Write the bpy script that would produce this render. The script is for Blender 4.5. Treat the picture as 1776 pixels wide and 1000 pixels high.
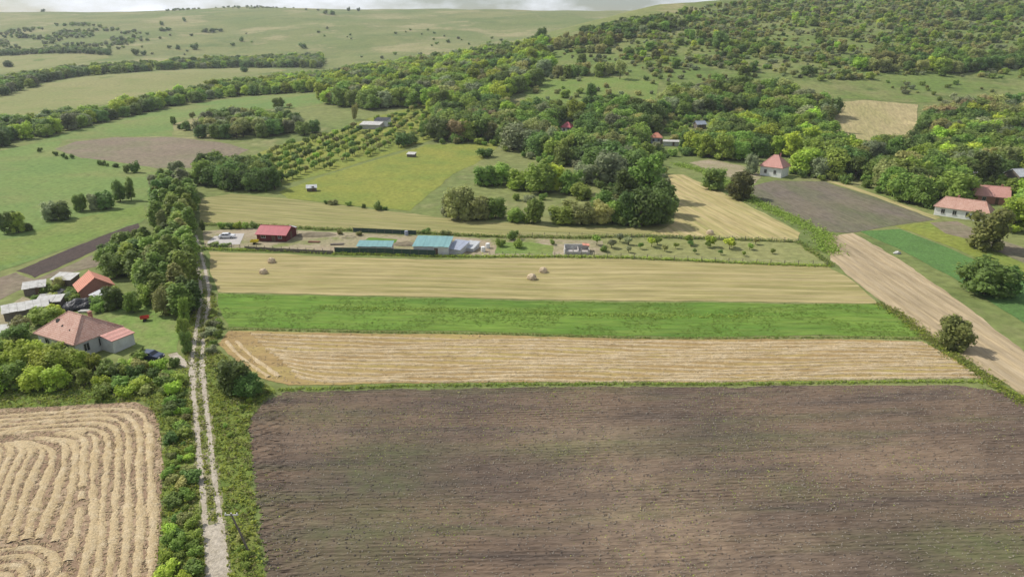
import bpy, bmesh, math, random
import numpy as np
from mathutils import Vector, Matrix, noise as mnoise
from mathutils.geometry import delaunay_2d_cdt

for o in list(bpy.data.objects): bpy.data.objects.remove(o, do_unlink=True)
scene = bpy.context.scene
C = scene.collection
R = math.radians
random.seed(7); rng = np.random.default_rng(7)

# ------------------------------------------------------------------ camera, sky, sun, exposure
FPX = 1200.0; CX, CY = 888.0, 500.0; CAMH = 50.7
PITCH = math.atan(440.0 / FPX)
cam_d = bpy.data.cameras.new('camera'); cam = bpy.data.objects.new('camera', cam_d); C.objects.link(cam)
cam.location = (0, 0, CAMH); cam.rotation_euler = (math.pi / 2 - PITCH, 0, 0)
cam_d.sensor_width = 36.0; cam_d.lens = 36.0 * FPX / 1776.0
cam_d.clip_start = 0.5; cam_d.clip_end = 20000
scene.camera = cam

SUN_EL = R(46); SUNV = Vector((-0.90 * math.cos(SUN_EL), 0.436 * math.cos(SUN_EL), math.sin(SUN_EL)))
world = bpy.data.worlds.new('World'); scene.world = world; world.use_nodes = True
wt = world.node_tree; wn = wt.nodes; wl = wt.links
bg = wn['Background']
sky = wn.new('ShaderNodeTexSky'); sky.sky_type = 'NISHITA'; sky.sun_disc = False
sky.sun_elevation = SUN_EL; sky.sun_rotation = math.atan2(SUNV.x, SUNV.y)
sky.air_density = 1.0; sky.dust_density = .5; sky.ozone_density = 1.5
tc = wn.new('ShaderNodeTexCoord'); mp = wn.new('ShaderNodeMapping'); mp.inputs['Scale'].default_value = (1, 1, 3.2)
cn = wn.new('ShaderNodeTexNoise'); cn.inputs['Scale'].default_value = 3.4; cn.inputs['Detail'].default_value = 7; cn.inputs['Roughness'].default_value = .58
cr = wn.new('ShaderNodeValToRGB'); cr.color_ramp.elements[0].position = .44; cr.color_ramp.elements[1].position = .62
cm = wn.new('ShaderNodeMixRGB'); cm.inputs[2].default_value = (16.0, 16.6, 17.8, 1)
wl.new(tc.outputs['Generated'], mp.inputs[0]); wl.new(mp.outputs[0], cn.inputs['Vector']); wl.new(cn.outputs['Fac'], cr.inputs[0])
wl.new(cr.outputs[0], cm.inputs[0]); wl.new(sky.outputs[0], cm.inputs[1]); wl.new(cm.outputs[0], bg.inputs[0])
bg.inputs[1].default_value = 0.066

sl = bpy.data.lights.new('sun', 'SUN'); sl.energy = 4.3; sl.angle = R(0.6); sl.color = (1, .95, .87)
so = bpy.data.objects.new('sun', sl); C.objects.link(so); so.location = (-300, 100, 400)
so.rotation_euler = (-SUNV).to_track_quat('-Z', 'Y').to_euler()
scene.view_settings.view_transform = 'Standard'; scene.view_settings.look = 'None'
scene.view_settings.exposure = 0.12; scene.view_settings.gamma = 1
scene.render.engine = 'CYCLES'

# ------------------------------------------------------------------ terrain and pixel -> ground
def sp(v, w): return w * np.logaddexp(0.0, np.asarray(v, dtype=float) / w)
def sstep(t): t = np.clip(t, 0, 1); return t * t * (3 - 2 * t)
def H(x, y):
    x = np.asarray(x, dtype=float); y = np.asarray(y, dtype=float)
    und = 0.22 * np.sin(x / 21 + 1.0) * np.sin(y / 27 + .4) + 0.15 * np.sin(x / 9.3 + y / 14.0)
    g = 0.025 * sp(y - 330, 50)
    far = 68 * sstep((y - 830) / 1100.0) * (1 + .08 * np.sin(x / 330 + 2.9) + .03 * np.sin(x / 140 + .3))
    roll = 2.2 * np.sin(x / 85 + y / 120) * sstep((y - 420) / 300) + 1.2 * np.sin(x / 37 - y / 52) * sstep((y - 480) / 200)
    s = np.clip((x + 205 - .22 * (y - 600)) / 320, 0, 1); s = .5 * s + .5 * sstep(s)
    r = 135 * np.tanh(.158 * sp(y - 352, 28) / 135) * s * (1 - sstep((y - 745 - .8 * np.clip(x - 100, 0, 420)) / 420))
    return und + g + far + r + roll - .05 * sp(y - 2150, 60)
def h1(x, y): return float(H(x, y))
FW = Vector((0, math.cos(PITCH), -math.sin(PITCH))); UP = Vector((0, math.sin(PITCH), math.cos(PITCH)))
TS = 40 * np.power(1.0035, np.arange(1350))
def P(px, py):
    d = FW + Vector(((px - CX) / FPX, 0, 0)) - UP * ((py - CY) / FPX)
    zz = CAMH + TS * d.z; hh = H(TS * d.x, TS * d.y)
    idx = np.nonzero(zz < hh)[0]
    if len(idx) == 0:
        t = 1800.0
    else:
        i = idx[0]; a = TS[max(i - 1, 0)]; b = TS[i]
        if i == 0: a = 5.0
        for _ in range(24):
            m = (a + b) / 2
            if CAMH + m * d.z < h1(m * d.x, m * d.y): b = m
            else: a = m
        t = b
    return Vector((d.x * t, d.y * t, h1(d.x * t, d.y * t)))
def PP(pts): return [P(*p).to_2d() for p in pts]
def proj_scale(p): return FPX / max(10.0, Vector((p[0], p[1], p[2] - CAMH)).dot(FW))
def project(p):
    q = Vector((p[0], p[1], p[2] - CAMH)); d = q.dot(FW)
    return (CX + FPX * q.x / d, CY - FPX * q.dot(UP) / d) if d > 1 else (-9999, -9999)
def inpoly(xs, ys, poly):
    xs = np.asarray(xs, dtype=float); ys = np.asarray(ys, dtype=float); ins = np.zeros(xs.shape, bool)
    n = len(poly); j = n - 1
    for i in range(n):
        xi, yi = poly[i]; xj, yj = poly[j]
        c = ((yi > ys) != (yj > ys)) & (xs < (xj - xi) * (ys - yi) / ((yj - yi) or 1e-12) + xi)
        ins ^= c; j = i
    return ins
def dseg(xs, ys, path):
    xs = np.asarray(xs, dtype=float); ys = np.asarray(ys, dtype=float)
    best = np.full(xs.shape, 1e9)
    for (a, b) in zip(path[:-1], path[1:]):
        dx, dy = b[0] - a[0], b[1] - a[1]; L = dx * dx + dy * dy + 1e-9
        t = np.clip(((xs - a[0]) * dx + (ys - a[1]) * dy) / L, 0, 1)
        best = np.minimum(best, np.hypot(xs - a[0] - t * dx, ys - a[1] - t * dy))
    return best

def ang(a, b):
    d = P(*b) - P(*a); return math.atan2(d.y, d.x)
A_DRY = ang((1450, 430), (1700, 600)); A_HAY = ang((1185, 312), (1340, 390)); A_YEL = ang((520, 330), (760, 262)); A_PL2 = ang((1320, 335), (1440, 395)); A_GRN = ang((420, 540), (1400, 552)); A_MOW = ang((420, 480), (1400, 495)); A_MOW2 = ang((380, 365), (800, 395)); A_TAN = ang((1480, 190), (1500, 232))
# ------------------------------------------------------------------ object helpers
def tag(o, label=None, cat=None, group=None, kind=None):
    if label: o['label'] = label
    if cat: o['category'] = cat
    if group: o['group'] = group
    if kind: o['kind'] = kind
    return o
def mesh_obj(name, me, parent=None):
    o = bpy.data.objects.new(name, me); C.objects.link(o)
    if parent: o.parent = parent
    return o
def pydata(name, v, f, mat=None, smooth=False):
    me = bpy.data.meshes.new(name)
    if isinstance(v, np.ndarray): v = v.tolist()
    if isinstance(f, np.ndarray): f = f.tolist()
    me.from_pydata(v, [], f); me.update()
    if mat: me.materials.append(mat)
    if smooth: me.polygons.foreach_set('use_smooth', [True] * len(me.polygons))
    return me
def empty(name, loc, rz=0, scale=(1, 1, 1)):
    o = bpy.data.objects.new(name, None); C.objects.link(o); o.empty_display_size = .5
    o.location = loc; o.rotation_euler = (0, 0, rz); o.scale = scale
    return o
class MB:
    def __init__(s): s.v = []; s.f = []
    def add(s, v, f):
        n = len(s.v); s.v += [tuple(a) for a in v]; s.f += [tuple(i + n for i in a) for a in f]; return s
    def box(s, c, d, rz=0, tilt=None):
        m = Matrix.Rotation(rz, 3, 'Z')
        if tilt: m = m @ Matrix.Rotation(tilt[1], 3, tilt[0])
        v = [Vector(c) + m @ Vector((sx * d[0] / 2, sy * d[1] / 2, sz * d[2] / 2)) for sz in (-1, 1) for sy in (-1, 1) for sx in (-1, 1)]
        return s.add(v, [(0, 2, 3, 1), (4, 5, 7, 6), (0, 1, 5, 4), (2, 6, 7, 3), (0, 4, 6, 2), (1, 3, 7, 5)])
    def tube(s, pts, rad, n=7):
        pts = [Vector(p) for p in pts]; v = []; f = []
        for i, p in enumerate(pts):
            t = (pts[min(i + 1, len(pts) - 1)] - pts[max(i - 1, 0)]).normalized()
            a = t.orthogonal().normalized(); b = t.cross(a)
            for k in range(n):
                w = 2 * math.pi * k / n; v.append(p + (a * math.cos(w) + b * math.sin(w)) * rad[i])
        for i in range(len(pts) - 1):
            for k in range(n):
                f.append((i * n + k, i * n + (k + 1) % n, (i + 1) * n + (k + 1) % n, (i + 1) * n + k))
        f.append(tuple(range(n))[::-1]); f.append(tuple((len(pts) - 1) * n + k for k in range(n)))
        return s.add(v, f)
    def slab(s, quad, th):
        """thick plate from a planar polygon (list of 3-D points), thickened downwards"""
        n = len(quad); q = [Vector(p) for p in quad]; v = q + [p - Vector((0, 0, th)) for p in q]
        f = [tuple(range(n)), tuple(range(2 * n - 1, n - 1, -1))] + [(i, n + i, n + (i + 1) % n, (i + 1) % n) for i in range(n)]
        return s.add(v, f)
    def build(s, name, mat, parent=None, smooth=False, bevel=0):
        me = pydata(name, s.v, s.f, mat, smooth); bm = bmesh.new(); bm.from_mesh(me)
        bmesh.ops.recalc_face_normals(bm, faces=bm.faces); bm.to_mesh(me); bm.free()
        o = mesh_obj(name, me, parent)
        if bevel:
            m = o.modifiers.new('bevel', 'BEVEL'); m.width = bevel; m.segments = 2
        return o

# ------------------------------------------------------------------ materials
def newmat(name):
    m = bpy.data.materials.new(name); m.use_nodes = True
    return m, m.node_tree.nodes, m.node_tree.links, m.node_tree.nodes['Principled BSDF']
def N(nodes, t, **kw):
    n = nodes.new(t)
    for k, v in kw.items(): setattr(n, k, v)
    return n
def mixc(nd, lk, fac, a, b, mode='MIX'):
    m = nd.new('ShaderNodeMixRGB'); m.blend_type = mode
    for i, s in ((0, fac), (1, a), (2, b)):
        if isinstance(s, (int, float)): m.inputs[i].default_value = s
        elif isinstance(s, tuple): m.inputs[i].default_value = (*s, 1)[:4]
        else: lk.new(s, m.inputs[i])
    return m.outputs[0]
def noise_n(nd, lk, vec, scale, det=4, rough=.55, lo=.4, hi=.6):
    n = nd.new('ShaderNodeTexNoise'); n.inputs['Scale'].default_value = scale; n.inputs['Detail'].default_value = det; n.inputs['Roughness'].default_value = rough
    lk.new(vec, n.inputs['Vector'])
    r = nd.new('ShaderNodeMapRange'); r.inputs[1].default_value = lo; r.inputs[2].default_value = hi
    lk.new(n.outputs['Fac'], r.inputs[0]); return r.outputs[0], n.outputs['Fac']
def ground_mat(name, c1, c2, c3=None, big=.02, mid=.16, fine=1.6, rows=None, patch=None, bump=.25, rough=.95, aniso=None, streak=None):
    """colour: two tones mixed at field scale, third in mid-size patches, fine speckle; rows=(angle, period, strength, colour)"""
    m, nd, lk, b = newmat(name)
    tcn = nd.new('ShaderNodeTexCoord'); base = tcn.outputs['Object']
    if aniso:
        mpn = nd.new('ShaderNodeMapping'); mpn.vector_type = 'TEXTURE'; mpn.inputs['Rotation'].default_value = (0, 0, aniso[0]); mpn.inputs['Scale'].default_value = (1 / aniso[1], 1, 1)
        lk.new(base, mpn.inputs[0]); vec = mpn.outputs[0]
    else: vec = base
    f1, _ = noise_n(nd, lk, base, big, 5, .6, .36, .64)
    col = mixc(nd, lk, f1, c1, c2)
    if c3:
        f2, _ = noise_n(nd, lk, vec, mid, 5, .62, .46, .68); col = mixc(nd, lk, f2, col, c3)
    if patch:
        f4, _ = noise_n(nd, lk, vec if len(patch) > 3 else base, patch[0], 6, .7, patch[2], patch[2] + (patch[3] if len(patch) > 3 else .1)); col = mixc(nd, lk, f4, col, patch[1])
    if streak:
        f5, _ = noise_n(nd, lk, vec, streak[0], 4, .7, .42, .66); m5 = nd.new('ShaderNodeMath'); m5.operation = 'MULTIPLY'; m5.inputs[1].default_value = streak[2]; lk.new(f5, m5.inputs[0]); col = mixc(nd, lk, m5.outputs[0], col, streak[1])
    if rows:
        mr = nd.new('ShaderNodeMapping'); mr.inputs['Rotation'].default_value = (0, 0, -rows[0]); lk.new(base, mr.inputs[0])
        w = nd.new('ShaderNodeTexWave'); w.wave_type = 'BANDS'; w.bands_direction = 'Y'
        w.inputs['Scale'].default_value = .314 / rows[1]; w.inputs['Distortion'].default_value = 2.6; w.inputs['Detail'].default_value = 3
        w.inputs['Detail Scale'].default_value = .35; w.inputs['Detail Roughness'].default_value = .6
        lk.new(mr.outputs[0], w.inputs['Vector'])
        br, _ = noise_n(nd, lk, base, .07, 3, .6, .3, .7)
        mul = nd.new('ShaderNodeMath'); mul.operation = 'MULTIPLY'; lk.new(w.outputs['Fac'], mul.inputs[0]); lk.new(br, mul.inputs[1])
        mul2 = nd.new('ShaderNodeMath'); mul2.operation = 'MULTIPLY'; lk.new(mul.outputs[0], mul2.inputs[0]); mul2.inputs[1].default_value = rows[2]
        col = mixc(nd, lk, mul2.outputs[0], col, rows[3])
    f3, raw = noise_n(nd, lk, vec, fine, 6, .7, .3, .7)
    sp_ = nd.new('ShaderNodeMapRange'); sp_.inputs[3].default_value = .68; sp_.inputs[4].default_value = 1.3; lk.new(f3, sp_.inputs[0])
    cb = nd.new('ShaderNodeCombineColor'); [lk.new(sp_.outputs[0], cb.inputs[i]) for i in range(3)]
    col = mixc(nd, lk, 1.0, col, cb.outputs[0], 'MULTIPLY')
    lk.new(col, b.inputs['Base Color']); b.inputs['Roughness'].default_value = rough; b.inputs['Specular IOR Level'].default_value = .1
    bp = nd.new('ShaderNodeBump'); bp.inputs['Strength'].default_value = bump; bp.inputs['Distance'].default_value = .5
    lk.new(raw, bp.inputs['Height']); lk.new(bp.outputs[0], b.inputs['Normal'])
    return m
def plain(name, c, c2=None, scale=1.2, rough=.8, metal=0, bump=.1, spec=.3, streak=None):
    m, nd, lk, b = newmat(name); tcn = nd.new('ShaderNodeTexCoord')
    vec = tcn.outputs['Object']
    if streak:
        mpn = nd.new('ShaderNodeMapping'); mpn.inputs['Scale'].default_value = streak; lk.new(vec, mpn.inputs[0]); vec = mpn.outputs[0]
    f, raw = noise_n(nd, lk, vec, scale, 6, .65, .35, .68)
    c2 = c2 or tuple(v * .6 for v in c)
    lk.new(mixc(nd, lk, f, c, c2), b.inputs['Base Color']); b.inputs['Roughness'].default_value = rough
    b.inputs['Metallic'].default_value = metal; b.inputs['Specular IOR Level'].default_value = spec
    if bump:
        bp = nd.new('ShaderNodeBump'); bp.inputs['Strength'].default_value = bump; bp.inputs['Distance'].default_value = .06
        lk.new(raw, bp.inputs['Height']); lk.new(bp.outputs[0], b.inputs['Normal'])
    return m
def tile_mat(name, c, c2, c3):
    m, nd, lk, b = newmat(name); tcn = nd.new('ShaderNodeTexCoord'); vec = tcn.outputs['Object']
    f, _ = noise_n(nd, lk, vec, .7, 6, .7, .35, .65); g, raw = noise_n(nd, lk, vec, 5, 3, .6, .5, .7)
    col = mixc(nd, lk, f, c, c2); col = mixc(nd, lk, g, col, c3)
    w = nd.new('ShaderNodeTexWave'); w.bands_direction = 'Z'; w.inputs['Scale'].default_value = 1.6; w.inputs['Distortion'].default_value = .6; lk.new(vec, w.inputs['Vector'])
    mr = nd.new('ShaderNodeMapRange'); mr.inputs[3].default_value = .8; mr.inputs[4].default_value = 1.08; lk.new(w.outputs['Fac'], mr.inputs[0])
    cb = nd.new('ShaderNodeCombineColor'); [lk.new(mr.outputs[0], cb.inputs[i]) for i in range(3)]
    lk.new(mixc(nd, lk, 1.0, col, cb.outputs[0], 'MULTIPLY'), b.inputs['Base Color']); b.inputs['Roughness'].default_value = .85
    bp = nd.new('ShaderNodeBump'); bp.inputs['Strength'].default_value = .5; bp.inputs['Distance'].default_value = .06; lk.new(w.outputs['Fac'], bp.inputs['Height']); lk.new(bp.outputs[0], b.inputs['Normal'])
    return m
def leaf_mat(name, c, c2, var=.35):
    m, nd, lk, b = newmat(name); oi = nd.new('ShaderNodeObjectInfo'); tcn = nd.new('ShaderNodeTexCoord')
    geo = nd.new('ShaderNodeNewGeometry')
    f, _ = noise_n(nd, lk, tcn.outputs['Object'], 5.0, 3, .6, .35, .65)
    col = mixc(nd, lk, f, c, c2)
    at = nd.new('ShaderNodeAttribute'); at.attribute_name = 'leafv'
    mr = nd.new('ShaderNodeMapRange'); mr.inputs[3].default_value = 1 - var; mr.inputs[4].default_value = 1 + var; lk.new(at.outputs['Fac'], mr.inputs[0])
    mr2 = nd.new('ShaderNodeMapRange'); mr2.inputs[3].default_value = .66; mr2.inputs[4].default_value = 1.38; lk.new(oi.outputs['Random'], mr2.inputs[0])
    mu = nd.new('ShaderNodeMath'); mu.operation = 'MULTIPLY'; lk.new(mr.outputs[0], mu.inputs[0]); lk.new(mr2.outputs[0], mu.inputs[1])
    cb = nd.new('ShaderNodeCombineColor'); [lk.new(mu.outputs[0], cb.inputs[i]) for i in range(3)]
    col = mixc(nd, lk, 1.0, col, cb.outputs[0], 'MULTIPLY')
    hs = nd.new('ShaderNodeHueSaturation'); lk.new(col, hs.inputs['Color'])
    hr = nd.new('ShaderNodeMapRange'); hr.inputs[3].default_value = .475; hr.inputs[4].default_value = .52
    fr = nd.new('ShaderNodeMath'); fr.operation = 'FRACT'; m7 = nd.new('ShaderNodeMath'); m7.operation = 'MULTIPLY'; m7.inputs[1].default_value = 7.31
    lk.new(oi.outputs['Random'], m7.inputs[0]); lk.new(m7.outputs[0], fr.inputs[0]); lk.new(fr.outputs[0], hr.inputs[0]); lk.new(hr.outputs[0], hs.inputs['Hue'])
    lk.new(hs.outputs[0], b.inputs['Base Color']); b.inputs['Roughness'].default_value = .6; b.inputs['Specular IOR Level'].default_value = .25
    tr = nd.new('ShaderNodeBsdfTranslucent'); lk.new(hs.outputs[0], tr.inputs[0]); mx = nd.new('ShaderNodeMixShader'); mx.inputs[0].default_value = .42
    lk.new(b.outputs[0], mx.inputs[1]); lk.new(tr.outputs[0], mx.inputs[2]); lk.new(mx.outputs[0], nd['Material Output'].inputs[0])
    return m

M = {}
M['grass'] = ground_mat('meadow_grass', (.145, .185, .055), (.215, .22, .085), (.105, .15, .042), big=.006, mid=.018, fine=.3, patch=(.009, (.285, .26, .125), .52))
M['scrubland'] = ground_mat('scrub_grass', (.125, .185, .045), (.165, .205, .058), (.20, .205, .08), big=.012, mid=.03, fine=.35, patch=(.05, (.10, .135, .04), .54))
M['green'] = ground_mat('green_crop', (.112, .208, .030), (.150, .238, .040), (.090, .172, .030), big=.04, mid=.12, fine=1.2, rows=(A_GRN, 2.2, .45, (.085, .155, .032)), aniso=(A_GRN, .15), bump=.5, streak=(.5, (.175, .225, .05), .6))
M['belt'] = ground_mat('belt_grass', (.14, .205, .05), (.17, .23, .058), (.19, .215, .065), big=.03, mid=.05, fine=.8, bump=.4)
M['pasture'] = ground_mat('pasture', (.135, .205, .058), (.165, .225, .064), (.19, .21, .072), big=.02, mid=.03, fine=.6, bump=.3)
M['yellow'] = ground_mat('yellow_green_meadow', (.195, .225, .044), (.235, .24, .052), (.16, .21, .044), big=.022, mid=.06, fine=.7, rows=(A_YEL, 3.0, .3, (.18, .19, .05)))
M['olivem'] = ground_mat('olive_meadow', (.215, .225, .085), (.265, .25, .11), (.185, .215, .07), big=.015, mid=.03, fine=.5)
M['mown'] = ground_mat('mown_hay_field', (.325, .27, .118), (.36, .298, .145), (.25, .228, .082), big=.02, mid=.09, fine=1.3, rows=(A_MOW, 3.4, .75, (.20, .195, .065)), aniso=(A_MOW, .06), streak=(.55, (.40, .33, .17), .7))
M['mown2'] = ground_mat('mown_field_behind', (.25, .235, .09), (.30, .265, .115), (.195, .205, .068), big=.02, mid=.07, fine=1.0, rows=(A_MOW2, 3.2, .7, (.185, .19, .065)), aniso=(A_MOW2, .06), streak=(.45, (.36, .31, .155), .6))
M['hay2'] = ground_mat('dry_hay_slope', (.42, .33, .165), (.36, .30, .13), (.25, .25, .085), big=.03, mid=.06, fine=1.0, rows=(A_HAY, 3.0, .6, (.26, .255, .09)), aniso=(A_HAY, .07), streak=(.45, (.50, .40, .22), .7))
M['tan'] = ground_mat('tan_field', (.40, .325, .175), (.36, .30, .155), (.30, .27, .12), big=.03, mid=.06, fine=.8, rows=(A_TAN, 4, .4, (.28, .25, .12)), aniso=(A_TAN, .2))
M['soil'] = ground_mat('ploughed_soil', (.102, .076, .060), (.215, .150, .100), (.085, .068, .058), big=.03, mid=.30, fine=2.6, patch=(.10, (.118, .128, .058), .52, .22), aniso=(.04, .12), bump=.5, streak=(1.3, (.19, .145, .108), .35))
def soil_patches(m):
    nd = m.node_tree.nodes; lk = m.node_tree.links; b = nd['Principled BSDF']; src = b.inputs['Base Color'].links[0].from_socket; tcn = nd.new('ShaderNodeTexCoord')
    f, _ = noise_n(nd, lk, tcn.outputs['Object'], .35, 6, .75, .3, .7); col = src
    for nm, c, k in (('dry', (.36, .265, .175), .85), ('damp', (.072, .058, .054), .6), ('weedy', (.13, .155, .06), .8)):
        at = nd.new('ShaderNodeAttribute'); at.attribute_name = nm; m1 = nd.new('ShaderNodeMath'); m1.operation = 'MULTIPLY'; m1.inputs[1].default_value = k; lk.new(at.outputs['Fac'], m1.inputs[0])
        m2 = nd.new('ShaderNodeMath'); m2.operation = 'MULTIPLY'; lk.new(m1.outputs[0], m2.inputs[0]); lk.new(f, m2.inputs[1]); col = mixc(nd, lk, m2.outputs[0], col, c)
    lk.new(col, b.inputs['Base Color'])
soil_patches(M['soil'])
M['soil2'] = ground_mat('ploughed_soil_far', (.155, .13, .105), (.18, .155, .105), (.12, .135, .065), big=.05, mid=.05, fine=1.0, rows=(A_PL2, 1.6, .35, (.105, .098, .072)), aniso=(A_PL2, .3), bump=.5)
M['soil3'] = ground_mat('dark_tilled_soil', (.080, .06, .052), (.10, .078, .064), (.066, .052, .046), big=.05, mid=.2, fine=1.4, bump=.6)
M['fallow'] = ground_mat('fallow_brown', (.205, .160, .118), (.185, .175, .10), (.225, .18, .13), big=.03, mid=.05, fine=.6)
M['stub'] = ground_mat('cut_stubble', (.335, .235, .155), (.265, .18, .118), (.43, .33, .215), big=.09, mid=.3, fine=2.4, bump=.6)
M['stub2'] = ground_mat('golden_stubble', (.34, .24, .108), (.295, .205, .092), (.36, .285, .105), big=.05, mid=.2, fine=2.2, aniso=(A_GRN, .25), bump=.5)
M['straw'] = ground_mat('straw', (.68, .53, .315), (.60, .455, .255), (.74, .60, .39), big=.12, mid=.8, fine=5, bump=.9)
M['tracksoil'] = ground_mat('dry_tilled_track', (.35, .275, .165), (.40, .31, .185), (.275, .22, .135), big=.04, mid=.1, fine=1.2, rows=(A_DRY, 2.6, .6, (.46, .37, .25)), aniso=(A_DRY, .08), bump=.5)
M['emerald'] = ground_mat('low_green_crop', (.105, .20, .055), (.092, .178, .048), (.085, .155, .045), big=.04, mid=.1, fine=1.4, rows=(A_DRY, 1.2, .2, (.085, .16, .055)), bump=.4)
M['gravel'] = ground_mat('pale_gravel', (.46, .405, .325), (.52, .46, .375), (.37, .32, .24), big=.08, mid=.5, fine=3.5, bump=.6)
M['yard'] = ground_mat('bare_yard', (.31, .255, .17), (.25, .235, .125), (.36, .295, .215), big=.05, mid=.14, fine=1.2, patch=(.09, (.19, .205, .075), .53))
M['verge'] = ground_mat('verge_grass', (.14, .205, .04), (.20, .22, .055), (.11, .16, .035), big=.06, mid=.25, fine=1.8, bump=.6)
M['lawn'] = ground_mat('lawn', (.145, .225, .055), (.18, .245, .065), (.20, .225, .08), big=.06, mid=.2, fine=1.2)
M['concrete'] = plain('concrete', (.46, .43, .40), (.36, .34, .31), 1.5)
M['bark'] = plain('bark', (.10, .075, .05), (.06, .045, .03), 4, bump=.4)
M['wood'] = plain('grey_wood', (.20, .17, .14), (.12, .10, .08), 3)
LEAF = dict(
    dark=leaf_mat('leaf_dark', (0.133, 0.212, 0.047), (0.169, 0.251, 0.056)),
    mid=leaf_mat('leaf_mid', (0.215, 0.322, 0.056), (0.271, 0.373, 0.068)),
    bright=leaf_mat('leaf_bright', (0.350, 0.475, 0.056), (0.418, 0.520, 0.068)),
    grey=leaf_mat('leaf_grey', (0.266, 0.316, 0.153), (0.316, 0.350, 0.181)),
    olive=leaf_mat('leaf_olive', (0.322, 0.345, 0.107), (0.373, 0.379, 0.130)),
    brown=leaf_mat('leaf_brown', (0.316, 0.249, 0.113), (0.339, 0.277, 0.130)),
    moss=leaf_mat('leaf_moss', (.155, .165, .045), (.19, .195, .055)),
    crop=leaf_mat('leaf_crop', (.145, .235, .03), (.18, .265, .04), .15))
TONEW = dict(moss='olive', dark='dark green', mid='green', bright='bright yellow-green', grey='grey-green', olive='olive', brown='brownish')
M['straw_pile'] = plain('hay', (.66, .54, .37), (.52, .41, .27), 5, bump=.6)

# ------------------------------------------------------------------ the setting: ground sheet
def make_ground():
    ys = np.concatenate([np.arange(-80, 40, 12.0), np.arange(40, 330, 3.0), 330 * np.power(1.0125, np.arange(0, 192))]); ys = ys[ys < 2420]
    ts = np.linspace(-1, 1, 301)
    X = ts[None, :] * (160 + 1.05 * np.maximum(ys, 0))[:, None]; Y = np.repeat(ys[:, None], len(ts), 1)
    Z = H(X, Y); n, k = X.shape
    v = np.stack([X, Y, Z], -1).reshape(-1, 3); i = np.arange(n * k).reshape(n, k)
    f = np.stack([i[:-1, :-1], i[:-1, 1:], i[1:, 1:], i[1:, :-1]], -1).reshape(-1, 4)
    o = mesh_obj('ground', pydata('ground', v, f, M['grass'], True))
    tag(o, 'rolling grassy valley floor and hills around the fields', 'ground', kind='structure')
make_ground()

def densify(poly, step, jit, closed=True):
    out = []; n = len(poly)
    for i in range(n if closed else n - 1):
        a = Vector(poly[i][:2]); b = Vector(poly[(i + 1) % n][:2]); L = (b - a).length; k = max(1, int(L / step))
        nrm = Vector((-(b - a).y, (b - a).x)).normalized() if L > 1e-6 else Vector((0, 0))
        for j in range(k):
            p = a.lerp(b, j / k)
            w = mnoise.noise(Vector((p.x / (step * 3.1), p.y / (step * 3.1), 3.3))) * jit * 1.6 + random.uniform(-.35, .35) * jit
            out.append(p + nrm * (w if j else 0))
    if not closed: out.append(Vector(poly[-1][:2]))
    return out
def drape(name, poly, mat, off, grid, jit=.3, step=None, label=None, cat='field', parent=None):
    pl = densify(poly, step or grid * .6, jit)
    xs = [p.x for p in pl]; ys = [p.y for p in pl]
    gx, gy = np.meshgrid(np.arange(min(xs), max(xs), grid), np.arange(min(ys), max(ys), grid))
    gx = gx.ravel() + rng.uniform(-.2, .2, gx.size) * grid; gy = gy.ravel() + rng.uniform(-.2, .2, gy.size) * grid
    k = inpoly(gx, gy, [(p.x, p.y) for p in pl])
    pts = pl + [Vector((a, b)) for a, b in zip(gx[k], gy[k])]
    vo, _, fo, *_ = delaunay_2d_cdt(pts, [], [list(range(len(pl)))], 1, 1e-5)
    ax = np.array([p.x for p in vo]); ay = np.array([p.y for p in vo]); az = H(ax, ay) + off
    me = pydata(name, np.stack([ax, ay, az], -1), [tuple(f) for f in fo], mat, True)
    bm = bmesh.new(); bm.from_mesh(me); bmesh.ops.recalc_face_normals(bm, faces=bm.faces)
    if bm.faces and sum(f.normal.z for f in bm.faces) < 0: bmesh.ops.reverse_faces(bm, faces=bm.faces)
    bm.to_mesh(me); bm.free()
    o = mesh_obj(name, me, parent)
    if not parent: tag(o, label, cat, kind='structure')
    return o
def field(name, label, px, mat, off=.03, grid=4, jit=.35, cat='field'):
    return drape(name, PP(px), M[mat], off, grid, jit, label=label, cat=cat)

# far and middle-distance fields
field('pasture', 'broad light green pasture behind the row of round trees', [(-260, 400), (-260, 300), (0, 262), (60, 248), (110, 240), (100, 256), (205, 283), (345, 292), (345, 320), (262, 345), (262, 365), (245, 386), (110, 432), (0, 470), (-260, 560)], 'pasture', .04, 8, .8)
field('grass_field', 'long blue-green grass field below the lower tree belt', [(60, 247), (130, 226), (250, 196), (340, 180), (430, 168), (555, 160), (560, 180), (500, 188), (370, 195), (300, 215), (300, 236), (205, 237), (110, 243)], 'pasture', .05, 9, .8)
field('hay_meadow', 'pale yellow meadow lying between the two tree belts', [(-60, 186), (0, 168), (75, 147), (130, 136), (220, 128), (330, 121), (430, 117), (500, 122), (420, 132), (330, 150), (250, 166), (150, 188), (0, 206), (-60, 214)], 'olivem', .08, 14, 1.5)
field('upper_meadow', 'narrow pale meadow above the upper tree belt', [(-60, 112), (0, 98), (190, 96), (190, 101), (110, 112), (50, 122), (-60, 134)], 'olivem', .1, 18, 2)
field('ploughed_field', 'oval brown ploughed field behind the pasture', [(95, 258), (130, 246), (200, 238), (300, 238), (400, 250), (432, 260), (400, 276), (345, 291), (270, 292), (205, 281), (140, 274)], 'fallow', .06, 7, .8)
field('yellow_field', 'yellow-green mown slope beyond the hay strip', [(484, 333), (560, 306), (660, 275), (740, 251), (872, 249), (838, 276), (790, 300), (735, 345), (712, 366), (600, 356), (500, 345)], 'yellow', .05, 5, .6)
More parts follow.
